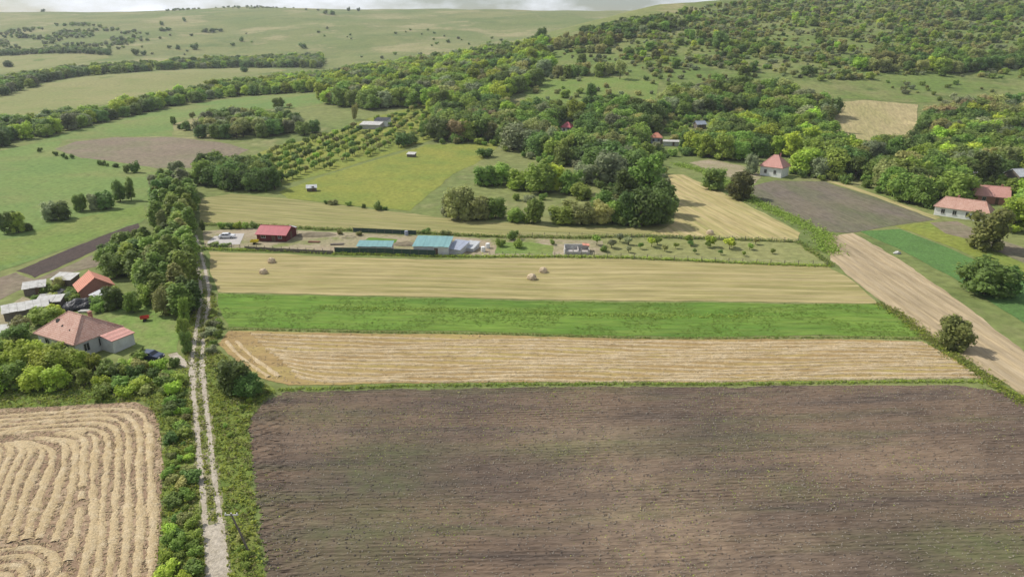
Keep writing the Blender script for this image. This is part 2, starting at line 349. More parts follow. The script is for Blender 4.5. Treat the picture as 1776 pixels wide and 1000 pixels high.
field('orchard_ground', 'grassy ground under the rows of the orchard', [(402, 290), (455, 262), (525, 244), (640, 205), (735, 180), (770, 200), (765, 236), (720, 252), (600, 290), (485, 322), (440, 305)], 'yellow', .04, 6, .6)
field('mown_field', 'mown hay strip behind the fenced yards', [(343, 345), (400, 336), (485, 343), (600, 357), (705, 370), (820, 384), (960, 392), (1085, 396), (1170, 388), (1120, 408), (1000, 410), (860, 408), (720, 402), (560, 396), (440, 388), (348, 386)], 'mown2', .045, 4, .5)
field('hay_field', 'dry straw-coloured hay slope beside the big dark tree clump', [(1158, 303), (1186, 303), (1260, 338), (1330, 372), (1388, 404), (1382, 419), (1250, 413), (1126, 407), (1168, 388), (1178, 350)], 'hay2', .05, 4, .5)
field('mown_strip', 'wide pale mown strip dotted with hay piles', [(362, 436), (480, 440), (580, 446), (720, 450), (880, 448), (1080, 449), (1240, 456), (1436, 462), (1470, 480), (1522, 526), (1300, 523), (1000, 520), (700, 514), (500, 510), (378, 506), (364, 470)], 'mown', .045, 3, .35)
field('orchard_strip', 'rough grass strip with rows of young fruit trees', [(1050, 412), (1250, 416), (1390, 421), (1432, 458), (1240, 453), (1060, 446)], 'olivem', .035, 4, .4)
field('green_strip', 'bright green crop strip between the stubble and the mown strip', [(378, 509), (500, 512), (700, 517), (1000, 523), (1300, 526), (1528, 528), (1575, 558), (1608, 584), (1300, 583), (900, 577), (600, 571), (396, 567), (384, 540)], 'green', .05, 2.2, .3)
field('tilled_field', 'weedy grey ploughed field below the white hip-roofed house', [(1308, 322), (1345, 313), (1430, 315), (1520, 343), (1622, 381), (1540, 393), (1470, 404), (1430, 402), (1370, 372), (1300, 342)], 'soil2', .05, 4, .4)
field('straw_margin', 'narrow dry straw margin between the wood and the grey ploughed field', [(1432, 314), (1470, 319), (1545, 347), (1632, 378), (1622, 381), (1520, 342)], 'hay2', .06, 3, .3)
field('dry_field', 'pale dry field strip running down past the lone round bush', [(1424, 410), (1480, 404), (1560, 450), (1660, 520), (1776, 610), (1900, 700), (2000, 800), (1900, 790), (1776, 690), (1690, 630), (1612, 582), (1535, 526), (1470, 478), (1440, 452)], 'tracksoil', .05, 3, .4)
field('green_crop', 'dark emerald crop strip beside the pale dry field', [(1490, 401), (1560, 397), (1640, 428), (1776, 486), (1900, 540), (1900, 620), (1776, 560), (1660, 486), (1560, 432)], 'emerald', .05, 3.5, .3)
field('grass_margin', 'yellow-green grass margin above the emerald crop', [(1552, 392), (1620, 384), (1690, 420), (1776, 458), (1900, 505), (1900, 536), (1776, 483), (1640, 424)], 'yellow', .045, 4, .3)
field('tan_field', 'bare tan field between two dark woods on the hillside', [(1444, 178), (1500, 174), (1592, 182), (1588, 236), (1520, 246), (1446, 238)], 'tan', .16, 8, .8)
field('dark_plot', 'dark freshly tilled strip beside the poplar grove', [(28, 470), (100, 440), (170, 412), (240, 387), (244, 407), (190, 424), (120, 455), (60, 482)], 'soil3', .05, 3, .4)
field('fallow_plot', 'dull brown fallow ground below the dark tilled strip', [(-120, 520), (-40, 496), (28, 472), (60, 484), (130, 456), (190, 428), (235, 420), (170, 462), (90, 480), (40, 500), (0, 520), (-100, 560)], 'fallow', .035, 3, .4)
field('green_belt', 'grass strip in front of the row of round trees', [(-200, 470), (0, 418), (100, 386), (250, 356), (258, 376), (240, 384), (110, 430), (0, 462), (-200, 530)], 'belt', .055, 4, .5)
field('scrub_slope', 'rough green scrub-covered slope rising above the village woods', [(905, 182), (960, 84), (1020, 66), (1100, 44), (1200, 20), (1330, 4), (1500, -20), (1760, -24), (1800, 60), (1800, 180), (1600, 178), (1440, 172), (1330, 160), (1150, 150), (1060, 186)], 'scrubland', .08, 14, 2, cat='hillside')
field('meadow', 'small green meadow enclosed by hillside woods', [(905, 160), (960, 132), (1060, 134), (1145, 142), (1135, 175), (1060, 182), (940, 180)], 'belt', .18, 9, 1)
field('lawn', 'mown lawn between the old house and the track', [(180, 548), (240, 520), (300, 512), (318, 540), (308, 610), (250, 616), (215, 590)], 'lawn', .04, 2.5, .4, cat='lawn')
field('dirt_yard', 'bare earth yard behind the cluttered sheds', [(-60, 560), (0, 540), (40, 514), (60, 520), (30, 545), (0, 590), (-60, 610)], 'yard', .04, 2, .3, cat='yard')
field('farm_yard', 'bare trampled yard around the red and teal roofed sheds', [(352, 400), (440, 396), (560, 402), (720, 408), (860, 414), (1045, 418), (1050, 443), (880, 443), (720, 444), (560, 438), (440, 431), (356, 428)], 'yard', .04, 3, .4, cat='yard')
field('yard_clearing', 'bare sandy yard in front of the house at the wood edge', [(1195, 282), (1230, 276), (1300, 290), (1320, 305), (1310, 318), (1260, 306)], 'yard', .05, 3, .4, cat='yard')
field('garden_soil', 'rough brown garden soil in front of the long white house', [(1612, 386), (1660, 384), (1720, 410), (1776, 430), (1776, 456), (1690, 418), (1640, 405)], 'fallow', .06, 3, .3, cat='yard')
field('verge', 'weedy grass verges either side of the dirt track', [(-180, 700), (0, 655), (150, 668), (322, 640), (318, 610), (330, 560), (352, 500), (372, 510), (384, 568), (372, 600), (420, 645), (480, 678), (448, 702), (432, 740), (440, 850), (458, 1000), (500, 1250), (250, 1250), (272, 1000), (284, 800), (274, 730), (250, 696), (0, 708), (-180, 730)], 'verge', .02, 2.2, .4, cat='grass verge')

# ------------------------------------------------------------------ the big ploughed field: furrows are real relief
PL = PP([(430, 740), (440, 712), (456, 697), (490, 680), (700, 675), (1000, 671), (1400, 669), (1650, 668), (1740, 680), (1800, 712), (1950, 800), (2200, 1000), (2300, 1250), (500, 1250), (458, 1000), (440, 860)])
PLp = [(p.x, p.y) for p in densify(PL, 1.2, .35)]
PLedge = [(p.x, p.y) for p in PP([(500, 1250), (458, 1000), (440, 860), (430, 740), (440, 712), (456, 697)])]
def make_plough():
    x0, x1 = min(p[0] for p in PLp), max(p[0] for p in PLp); y0, y1 = min(p[1] for p in PLp), max(p[1] for p in PLp)
    gx = np.arange(x0, x1, .5); gy = np.arange(y0, y1, .125)
    X, Y = np.meshgrid(gx, gy); X = X + rng.uniform(-.15, .15, X.shape); ins = inpoly(X, Y, PLp)
    D = dseg(X, Y, PLedge); w = sstep((D - 3.6) / 1.6)
    wob = .25 * np.sin(X / 19.0 + 1.5 * np.sin(Y / 9)) + .05 * np.sin(X / 4.3 + Y * .3)
    ph1 = (Y - .045 * X + wob) / .62; ph2 = (D + .1 * np.sin(Y / 1.7)) / .62
    lowf = .5 + .5 * np.sin(X / 17 + 2.1 * np.sin(Y / 11 + .6)) * np.sin(Y / 13 + 1.7 * np.sin(X / 23)); amp = (.045 + .03 * np.sin(np.floor(ph1) * 12.9898)) * (.25 + .75 * lowf)
    z = (1 - w) * .07 * np.sin(2 * np.pi * ph2) + w * amp * np.sin(2 * np.pi * ph1) + rng.normal(0, .02, X.shape)
    Z = H(X, Y) + .09 + z
    n, k = X.shape; i = np.arange(n * k).reshape(n, k)
    ok = ins[:-1, :-1] & ins[1:, :-1] & ins[:-1, 1:] & ins[1:, 1:]
    f = np.stack([i[:-1, :-1], i[:-1, 1:], i[1:, 1:], i[1:, :-1]], -1)[ok]
    used, inv = np.unique(f, return_inverse=True)
    v = np.stack([X, Y, Z], -1).reshape(-1, 3)[used]
    me = pydata('ploughed_field', v, inv.reshape(-1, 4), M['soil'], False)
    def blob(L):
        a = np.zeros(len(v))
        for px, py, rx, ry, k in L:
            c = P(px, py); a = np.maximum(a, k * np.exp(-((v[:, 0] - c.x) / rx) ** 2 - ((v[:, 1] - c.y) / ry) ** 2))
        return a
    for nm, L in (('dry', [(1150, 940, 9, 11, 1), (1010, 750, 11, 5, .8), (1080, 830, 8, 8, .7), (1560, 800, 14, 5, .55), (1350, 960, 9, 5, .5), (560, 760, 4, 3, .6)]), ('damp', [(1240, 745, 9, 5, 1), (740, 790, 14, 7, .8), (700, 700, 16, 3, .6), (1420, 850, 8, 5, .6), (880, 960, 10, 4, .5)]), ('weedy', [(1710, 960, 8, 5, 1), (660, 830, 7, 9, .8), (620, 940, 8, 7, .7), (560, 720, 9, 3, .6), (1370, 850, 4, 2, .7), (960, 780, 5, 2.5, .7)])):
        at = me.attributes.new(nm, 'FLOAT', 'POINT'); at.data.foreach_set('value', blob(L).astype(np.float32))
    o = mesh_obj('ploughed_field', me)
    tag(o, 'large bare ploughed field with fine parallel furrows beside the track', 'field', kind='structure')
make_plough()

# ------------------------------------------------------------------ stubble fields with straw swaths
def smooth_path(pts, step=.3):
    pts = [Vector(p[:2]) for p in pts]
    for _ in range(2):
        q = [pts[0]]
        for a, b in zip(pts[:-1], pts[1:]): q += [a.lerp(b, .25), a.lerp(b, .75)]
        q.append(pts[-1]); pts = q
    out = [pts[0]]; acc = 0
    for a, b in zip(pts[:-1], pts[1:]):
        L = (b - a).length
        if L < 1e-6: continue
        t = step - acc
        while t < L: out.append(a.lerp(b, t / L)); t += step
        acc = L - (t - step)
    return out
SW_O = np.array([-.5, -.3, -.1, .1, .3, .5]); SW_H = np.array([-.15, .6, 1, .95, .6, -.15])
def swath(path, w, h, parent, seed, off=.05, gap=.0, poly=None, rough=1.0, excl=None):
    ps = smooth_path(path); 
    if len(ps) < 6: return
    rr = np.random.default_rng(seed); v = []; f = []; prev = False; cnt = 0
    for i, p in enumerate(ps):
        t = (ps[min(i + 2, len(ps) - 1)] - ps[max(i - 2, 0)]).normalized(); nr = Vector((-t.y, t.x))
        nz = mnoise.noise(Vector((p.x * .35, p.y * .35, seed * 1.7))); nz2 = mnoise.noise(Vector((p.x * .12, p.y * .12, seed * .37 + 9)))
        lat = .28 * nz2 + .14 * mnoise.noise(Vector((p.x * .9, p.y * .9, 5 + seed)))
        ww = w * (1 + .75 * nz + .35 * nz2) ; hh = h * (1 + .6 * nz)
        if poly is not None and not inpoly(np.array([p.x]), np.array([p.y]), poly)[0]: prev = False; continue
        if excl and (p - excl[0]).length < excl[1]: prev = False; continue
        if gap and nz2 < -.28 and nz < -.1: prev = False; continue
        for a, b in zip(SW_O, SW_H):
            o = a * ww * (1 + rough * rr.uniform(-.22, .22)) + lat; x = p.x + nr.x * o + rough * rr.uniform(-.06, .06); y = p.y + nr.y * o + rough * rr.uniform(-.06, .06)
            v.append((x, y, h1(x, y) + off + b * hh * (1 + rough * rr.uniform(-.3, .3))))
        if prev:
            b0 = len(v) - 12
            for k in range(5): f.append((b0 + k, b0 + k + 1, b0 + k + 7, b0 + k + 6))
        prev = True
    if f:
        me = pydata('straw_swath', v, f, M['straw'], False)
        bm = bmesh.new(); bm.from_mesh(me); bmesh.ops.recalc_face_normals(bm, faces=bm.faces)
        if sum(q.normal.z for q in bm.faces) < 0: bmesh.ops.reverse_faces(bm, faces=bm.faces)
        bm.to_mesh(me); bm.free(); mesh_obj('straw_swath', me, parent)

SB = PP([(-220, 722), (0, 709), (120, 703), (235, 697), (262, 708), (277, 735), (283, 800), (280, 900), (272, 1000), (262, 1200), (-260, 1200)])
sb = drape('stubble_field', SB, M['stub'], .04, 2.2, .25, 1.0, 'straw-striped stubble field across the track from the ploughed field', 'field')
SBp = [(p.x, p.y) for p in SB]
TR = P(262, 700).to_2d(); TL = P(-220, 722).to_2d(); BR = P(262, 1200).to_2d(); MR = P(284, 800).to_2d()
ex = (TL - TR).normalized(); ey = (BR - TR).normalized(); SP_ = 1.32
LX = (TL - TR).length; LY = (BR - TR).length
def bow(t): return .9 * math.sin(math.pi * min(1, t / LY)) # right edge bows out
cc = P(-12, 1012).to_2d()   # centre of the combine's turning arcs in the lower corner
def SBpt(u, v): return TR + ex * (u - bow(v)) + ey * v
for k in range(5):
    d = .8 + SP_ * k; r = 3.2
    pth = [SBpt(LX - .5, d + .8 * math.sin(k)), SBpt(LX * .5, d + .5), SBpt(d + r + 4, d), SBpt(d + r, d + .15), SBpt(d + .9, d + 1.2), SBpt(d, d + r + 1)] + [SBpt(d, d + r + q) for q in range(6, int(LY - 8), 5)]
    swath(pth, .92, .14, sb, 10 + k, poly=SBp, rough=.7)
for k in range(5, 34):
    d = .8 + SP_ * k; lean = .035 * (k - 5)
    v0 = 7.5 + .55 * min(k - 4, 5) + random.uniform(-.5, .6)
    hook = 2.6 if k < 12 else 1.2
    pth = [SBpt(d + hook + 1.4, v0 - 1.0), SBpt(d + hook * .5, v0 - .3), SBpt(d, v0 + 1.6)]
    q = v0 + 5
    vend = LY - 3
    while q < vend: pth.append(SBpt(d + lean * (q - v0) * .42 + .35 * math.sin(q / 5 + k), q)); q += 3.0
    swath(pth, .92, .14, sb, 30 + k, gap=1, poly=SBp, rough=.7, excl=(cc, 6.2))
for k in range(4):
    rr_ = 1.4 + SP_ * k
    pth = [cc + Vector((math.cos(a), .95 * math.sin(a))) * rr_ for a in np.linspace(-.7, 2.6, 22)]
    swath(pth, .9, .17, sb, 80 + k, poly=SBp)

PLOT = PP([(378, 596), (396, 574), (460, 574), (900, 582), (1300, 588), (1600, 592), (1660, 625), (1706, 656), (1400, 660), (1000, 662), (700, 664), (500, 668), (452, 655), (410, 625)])
pf = drape('stubble_plot', PLOT, M['stub2'], .045, 2.2, .25, 1.0, 'golden stubble plot between the green strip and the ploughed field', 'field')
PLOTp = [(p.x, p.y) for p in PLOT]
a0, a1 = P(400, 577).to_2d(), P(1600, 593).to_2d(); b0, b1 = P(478, 664).to_2d(), P(1704, 656).to_2d()
NR = 12
for i in range(NR):
    t = (i + .5) / NR; L0 = a0.lerp(b0, t); L1 = a1.lerp(b1, t); n = 110
    pth = []
    for j in range(n + 1):
        u = j / n; p = L0.lerp(L1, u); dl = u * 118
        bend = max(0, 1 - (dl - 1.5) / 11.0)
        p = p + Vector((0, 1)) * (3.2 * t * bend * bend) + Vector((0, .3 * math.sin(dl / 9 + i) + .2 * math.sin(dl / 3.7 + 2 * i)))
        if dl > 3.2: pth.append(p)
    swath(pth, .8, .2, pf, 200 + i, gap=0, poly=PLOTp, rough=.35)
for k in range(2):
    pth = [P(x + 12 + 19 * k, y).to_2d() for x, y in ((380, 592), (400, 612), (425, 634), (455, 654))]
    swath(pth, .8, .18, pf, 260 + k, poly=PLOTp, rough=.35)

# ------------------------------------------------------------------ dirt track
TC = smooth_path([P(*p).to_2d() for p in [(388, 1180), (378, 1000), (371, 920), (363, 850), (356, 790), (351, 730), (346, 690), (343, 655), (341, 632), (345, 590), (352, 545), (357, 510), (352, 480), (346, 452), (339, 428), (335, 408)]], .5)
def ribbon(mb, path, wl_, wr_, off, seed, zj=0):
    n = len(path); vs = []
    for i, p in enumerate(path):
        t = (path[min(i + 2, n - 1)] - path[max(i - 2, 0)]).normalized(); nr = Vector((-t.y, t.x))
        a = wl_(i) + .14 * mnoise.noise(Vector((p.x * .8, p.y * .8, seed))) + random.uniform(-.05, .05); b = wr_(i) + .14 * mnoise.noise(Vector((p.x * .8, p.y * .8, seed + 7))) + random.uniform(-.05, .05)
        for w in (a, b):
            q = p + nr * w; vs.append((q.x, q.y, h1(q.x, q.y) + off))
    fs = [(2 * i, 2 * i + 1, 2 * i + 3, 2 * i + 2) for i in range(n - 1)]
    mb.add(vs, fs)
mb = MB()
ribbon(mb, TC, lambda i: .42, lambda i: 1.02, .048, 1); ribbon(mb, TC, lambda i: -1.02, lambda i: -.44, .048, 2)
lowseg = [p for p in TC if p.y < P(375, 905).y]; jun = [p for p in TC if P(341, 668).y < p.y < P(342, 626).y]
ribbon(mb, lowseg, lambda i: -1.12, lambda i: 1.08, .056, 3); ribbon(mb, jun, lambda i: -1.2, lambda i: 1.25, .056, 4)
ribbon(mb, smooth_path([P(338, 640).to_2d(), P(322, 632).to_2d(), P(308, 622).to_2d(), P(298, 612).to_2d()], .5), lambda i: -.7, lambda i: .7, .063, 5)
M['shoulder'] = ground_mat('track_shoulder', (.30, .265, .165), (.215, .215, .085), (.40, .345, .265), big=.3, mid=.9, fine=3, bump=.6, patch=(.5, (.15, .19, .05), .5))
sm = MB(); ribbon(sm, TC, lambda i: -1.3 + .22 * math.sin(i * .37) * math.sin(i * .11), lambda i: 1.25 + .2 * math.sin(i * .29 + 1), .036, 9)
tr = mb.build('dirt_track', M['gravel']); sh = sm.build('track_shoulder', M['shoulder'], tr); tag(tr, 'pale two-rut gravel track between the fields', 'track', kind='structure')

# ------------------------------------------------------------------ vegetation meshes
ICO_V, ICO_F = None, None
def ico(sub):
    bm = bmesh.new(); bmesh.ops.create_icosphere(bm, subdivisions=sub, radius=1)
    v = np.array([p.co[:] for p in bm.verts]); f = np.array([[q.index for q in p.verts] for p in bm.faces]); bm.free(); return v, f
IV, IF = ico(2)
def unit(n, r):
    d = r.normal(size=(n, 3)); return d / np.linalg.norm(d, axis=1, keepdims=True)
def leafquads(c, nrm, size, r):
    """bent leaf-clump quads"""
    n = len(c); a = np.cross(nrm, unit(n, r)); a /= np.linalg.norm(a, axis=1, keepdims=True) + 1e-9; b = np.cross(nrm, a)
    s = size[:, None]; e = r.uniform(.55, 1.0, (n, 1))
    v = np.stack([c - a * s, c + b * s * e * .8 - nrm * s * .12, c + a * s, c - b * s * e * .8 - nrm * s * .12], 1)
    return v.reshape(-1, 3)
def crown_mesh(name, seed, lobes, nleaf, lsize, mat, core=.74, flat=1.0):
    r = np.random.default_rng(seed); V = []; F = []; val = []; nv = 0
    L = np.array(lobes); wt_ = L[:, 3] ** 2; wt_ /= wt_.sum()
    for (x, y, z, rad) in lobes:
        jit = 1 + r.normal(0, .09, (len(IV), 1)); v = IV * jit * rad * core * np.array([1, 1, flat]) + np.array([x, y, z])
        V.append(v); F += (IF + nv).tolist(); nv += len(v); val += [float(r.uniform(.35, .65))] * len(IF)
    k = r.choice(len(lobes), nleaf, p=wt_); d = unit(nleaf, r); d[:, 2] = np.where(d[:, 2] < -.55, -d[:, 2], d[:, 2])
    rad = L[k, 3:4] * r.triangular(.70, 1.0, 1.3, (nleaf, 1)) ; c = L[k, :3] + d * rad * np.array([1, 1, flat])
    nr = d * .62 + np.array([0, 0, .5]) + unit(nleaf, r) * .62; nr /= np.linalg.norm(nr, axis=1, keepdims=True)
    q = leafquads(c, nr, lsize * r.uniform(.6, 1.35, nleaf), r); V.append(q)
    F += (np.arange(nleaf * 4).reshape(-1, 4) + nv).tolist(); val += r.uniform(0, 1, nleaf).tolist()
    me = pydata(name, np.concatenate(V), F, mat)
    at = me.attributes.new('leafv', 'FLOAT', 'FACE'); at.data.foreach_set('value', val)
    return me
def lobes_round(r, n=9, w=.34, zc=.62, hz=.30, rl=.2, low=.22):
    out = [(0, 0, zc, w * .72)]
    if low < .1:
        for q in range(5):
            a = q * 1.257 + r.uniform(-.4, .4); out.append((w * .55 * math.cos(a), w * .55 * math.sin(a), r.uniform(.13, .24), rl * r.uniform(.8, 1.1)))
    for _ in range(n):
        a = r.uniform(0, 2 * math.pi); q = math.sqrt(r.uniform(.2, 1)); z = zc + hz * r.uniform(-1, 1) * .8
        k = math.sqrt(max(.15, 1 - ((z - zc) / hz) ** 2)); rad = rl * r.uniform(.7, 1.15)
        z = max(z, low + rad * .6)
        out.append((w * .8 * q * k * math.cos(a), w * .8 * q * k * math.sin(a), min(z, 1 - rad * .95), rad))
    return out
def trunk_mesh(seed, h=.55, rad=.03, limbs=4):
    r = np.random.default_rng(seed); m = MB()
    bx, by = r.uniform(-.03, .03, 2)
    m.tube([(0, 0, -.03), (bx * .4, by * .4, h * .35), (bx, by, h * .75), (bx * 1.3, by * 1.3, h * 1.2)], [rad * 1.25, rad, rad * .75, rad * .3])
    for i in range(limbs):
        a = i * 2 * math.pi / limbs + r.uniform(0, 1); z = h * r.uniform(.4, .75); l = r.uniform(.16, .28)
        m.tube([(bx * .6, by * .6, z), (bx * .6 + math.cos(a) * l * .5, by * .6 + math.sin(a) * l * .5, z + l * .5), (bx * .6 + math.cos(a) * l, by * .6 + math.sin(a) * l, z + l * 1.1)], [rad * .55, rad * .4, rad * .15], 5)
    return pydata('trunk', m.v, m.f, M['bark'], True)
KINDS = {}
# habit of each broadleaf variant: lobes, spread, centre, half height, lobe size, lowest point, leaves, leaf size
BLV = [(15, .42, .52, .42, .165, .02, 1700, .040), (9, .38, .54, .42, .21, .02, 1500, .042), (22, .47, .50, .38, .125, .02, 1900, .034), (13, .33, .54, .45, .15, .02, 1500, .038), (18, .44, .60, .34, .14, .12, 1500, .038), (12, .45, .50, .40, .15, .02, 1000, .046), (26, .42, .52, .43, .105, .02, 1800, .032), (11, .48, .46, .34, .19, .02, 1600, .040)]
CORE = {4: .55, 5: .42, 3: .65}
def lobes_for(kind, s):
    r = np.random.default_rng(s)
    if kind == 'broadleaf_tree':
        v = BLV[(s - hash_(kind)) // 17 % 8]; return lobes_round(r, v[0], v[1], v[2], v[3], v[4], v[5]), v[6], v[7], 1.0
    if kind == 'willow': return lobes_round(r, 13, .46, .48, .42, .18, .0), 1500, .044, 1.0
    if kind == 'poplar_tree': return [(r.uniform(-.05, .05), r.uniform(-.05, .05), z, .17 * (1.05 - abs(z - .45) * 1.1)) for z in np.linspace(.16, .88, 9)], 1200, .036, 1.25
    if kind == 'orchard_tree': return lobes_round(r, 6, .40, .60, .28, .23, .25), 320, .085, 1.0
    if kind == 'shrub': return [(0, 0, .35, .42)] + [(math.cos(a) * q, math.sin(a) * q, z, rd) for a, q, z, rd in zip(r.uniform(0, 6.28, 6), r.uniform(.2, .5, 6), r.uniform(.18, .62, 6), r.uniform(.2, .33, 6))], 420, .082, 1.0
    if kind == 'weed_clump': return [(math.cos(a) * q, math.sin(a) * q, z, rd) for a, q, z, rd in zip(r.uniform(0, 6.28, 5), r.uniform(0, .5, 5), r.uniform(.05, .3, 5), r.uniform(.2, .35, 5))], 160, .11, 1.0
NVAR = dict(broadleaf_tree=8, willow=4, poplar_tree=3, orchard_tree=4, shrub=5, weed_clump=3)
_cm = {}; _tm = {}
def crown(kind, var, tone):
    k = (kind, var, tone)
    if k not in _cm:
        sd = hash_(kind) + var * 17; lb, n, ls, fl = lobes_for(kind, sd)
        _cm[k] = crown_mesh('crown' if kind in TREEK else kind, sd + 1, lb, n, ls, LEAF[tone], core=CORE.get(var, .74) if kind == 'broadleaf_tree' else .74, flat=fl)
    return _cm[k]
def hash_(s): return sum(ord(c) * (i + 3) for i, c in enumerate(s)) % 5000
TREEK = ('broadleaf_tree', 'willow', 'poplar_tree', 'orchard_tree')
def trunk(kind, var):
    k = (kind, var)
    if k not in _tm: _tm[k] = trunk_mesh(hash_(kind) + 5 + var, .55, .028 if kind != 'poplar_tree' else .02, 5 if kind != 'poplar_tree' else 0)
    return _tm[k]

# ------------------------------------------------------------------ vegetation placing
VEG = []   # dicts: kind, x, y, z, h, w, tone, where
def put(kind, x, y, h, w, tone, where, solo=None):
    VEG.append(dict(kind=kind, x=x, y=y, z=h1(x, y), h=h, w=w, tone=tone, where=where, solo=solo))
def put_px(kind, px, py, hpx, wpx, tone, where, solo=None):
    """base pixel and apparent height / width in photo pixels, turned into metres at the ground it stands on"""
    p = P(px, py); s = proj_scale(p); dist = math.hypot(p.x, p.y); ca = dist / math.hypot(dist, CAMH - p.z)
    put(kind, p.x, p.y, hpx / s / max(.6, ca), wpx / s, tone, where, solo)
def choose(tones):
    k = list(tones); w = np.array([tones[a] for a in k], float); return k[rng.choice(len(k), p=w / w.sum())]
def zone(kind, px, spacing, hr, wr, tones, where, clump=None, maxn=6000):
    poly = [(p.x, p.y) for p in PP(px)]; xs = [p[0] for p in poly]; ys = [p[1] for p in poly]
    area = (max(xs) - min(xs)) * (max(ys) - min(ys)); n = int(min(area / spacing ** 2 * 2.2, 60000))
    X = rng.uniform(min(xs), max(xs), n); Y = rng.uniform(min(ys), max(ys), n); ok = inpoly(X, Y, poly); grid = {}; c = 0
    for x, y in zip(X[ok], Y[ok]):
        if clump and mnoise.noise(Vector((x / clump[0], y / clump[0], clump[2] if len(clump) > 2 else 0))) < clump[1]: continue
        i, j = int(x // spacing), int(y // spacing); bad = False
        for a in (-1, 0, 1):
            for b in (-1, 0, 1):
                for q in grid.get((i + a, j + b), ()):
                    if (q[0] - x) ** 2 + (q[1] - y) ** 2 < spacing * spacing * .72: bad = True
        if bad: continue
        grid.setdefault((i, j), []).append((x, y)); h = rng.uniform(*hr)
        put(kind, x, y, h, h * rng.uniform(*wr), choose(tones), where); c += 1
        if c >= maxn: break

MIX = dict(dark=4, mid=4, bright=1.2, grey=1, olive=1.2)
DK = dict(dark=4, mid=4, olive=1.2, grey=.8, bright=.5)
BR = dict(bright=4, mid=3, dark=1)
# tree belts in the valley on the left
zone('broadleaf_tree', [(-70, 240), (0, 226), (60, 218), (150, 207), (250, 187), (330, 168), (420, 152), (555, 140), (565, 158), (420, 166), (330, 179), (250, 196), (200, 208), (100, 233), (0, 256), (-70, 274)], 6.0, (7, 11), (.9, 1.25), dict(dark=2.5, mid=4, bright=3, grey=1), 'in the lower tree belt of the valley')
zone('broadleaf_tree', [(-60, 153), (60, 139), (110, 128), (200, 119), (300, 113), (400, 106), (560, 100), (560, 119), (400, 118), (300, 121), (200, 128), (120, 135), (70, 147), (0, 168), (-60, 180)], 7.0, (7, 11), (.9, 1.25), dict(dark=4, mid=4, bright=1.5, grey=1.5), 'in the upper tree belt of the valley')
zone('shrub', [(-40, 62), (130, 42), (240, 56), (260, 72), (180, 95), (-40, 97)], 10, (4, 7), (1.1, 1.6), dict(mid=3, grey=3, dark=2), 'on the hillside beyond the tree belts', (60, -.02))
zone('shrub', [(-30, 92), (188, 90), (188, 96), (-30, 97)], 7, (6, 9), (1.2, 1.5), dict(dark=1), 'in the row under the far hillside')
zone('shrub', [(240, 60), (900, 45), (900, 90), (560, 95), (240, 98)], 34, (3, 6), (1.1, 1.6), dict(mid=3, grey=3, dark=2), 'on the far open hillside', (150, .1))
zone('shrub', [(250, 14), (560, 14), (560, 20), (250, 20)], 16, (3, 6), (1.2, 1.7), dict(dark=3, grey=2), 'on the far ridge', (80, .12))
for px, py, hp, wp in [(74, 20, 7, 8), (280, 44, 8, 9), (320, 38, 9, 8), (338, 86, 12, 14), (310, 86, 9, 9), (236, 96, 13, 15), (250, 96, 9, 10), (420, 72, 9, 9), (355, 56, 8, 14), (370, 56, 8, 14), (382, 55, 6, 10), (280, 54, 7, 14), (293, 53, 6, 12), (34, 66, 8, 14), (46, 66, 9, 14), (56, 66, 7, 12), (526, 84, 10, 14), (605, 20, 8, 6), (622, 20, 7, 6), (565, 25, 9, 12), (576, 26, 8, 12), (16, 116, 12, 20), (423, 125, 10, 14)]:
    put_px('shrub', px, py, hp, wp, 'dark', 'standing alone on the far hillside')
zone('broadleaf_tree', [(342, 232), (365, 212), (430, 206), (505, 212), (520, 226), (480, 236), (405, 242), (350, 240)], 5.2, (6, 9.5), (.9, 1.2), dict(dark=3, grey=3, mid=3, olive=1), 'in the small wood behind the brown field')
for px, py, hp, wp, t in [(528, 234, 26, 26, 'dark'), (546, 230, 24, 24, 'dark'), (483, 187, 20, 20, 'dark'), (502, 188, 9, 14, 'olive'), (302, 216, 16, 10, 'dark'), (323, 226, 18, 18, 'dark'), (312, 224, 10, 10, 'dark'), (335, 208, 14, 12, 'olive')]:
    put_px('broadleaf_tree', px, py, hp, wp, t, 'at the edge of the small wood')
# woods climbing the central hill
zone('broadleaf_tree', [(560, 182), (556, 150), (600, 130), (660, 122), (720, 116), (800, 104), (880, 92), (948, 82), (955, 120), (930, 150), (890, 166), (850, 195), (770, 196), (700, 186), (640, 190)], 6.4, (8, 13), (.85, 1.15), dict(dark=3, mid=5, bright=3.2, grey=.8, olive=1.2), 'in the wood climbing the central hill', None)
zone('broadleaf_tree', [(760, 205), (850, 200), (880, 215), (885, 248), (830, 250), (765, 244)], 5.6, (9, 13), (.9, 1.15), dict(dark=5, mid=2, olive=1, brown=.7), 'in the wood above the yellow-green slope')
zone('broadleaf_tree', [(870, 205), (960, 195), (1010, 212), (1060, 225), (1135, 240), (1175, 268), (1130, 290), (1060, 300), (1000, 290), (940, 276), (880, 258)], 5.0, (8, 13), (.85, 1.15), DK, 'in the village wood')
zone('broadleaf_tree', [(1010, 200), (1070, 195), (1130, 205), (1130, 235), (1060, 226)], 5.2, (9, 13), (.9, 1.2), dict(olive=2, mid=3, dark=3), 'in the village wood')
zone('broadleaf_tree', [(1140, 190), (1180, 165), (1250, 152), (1335, 158), (1440, 190), (1442, 226), (1370, 214), (1300, 196), (1250, 196), (1210, 200), (1140, 205)], 5.2, (7, 11), (.9, 1.15), dict(dark=3, mid=4, grey=1, olive=2), 'in the wood above the hillside yard')
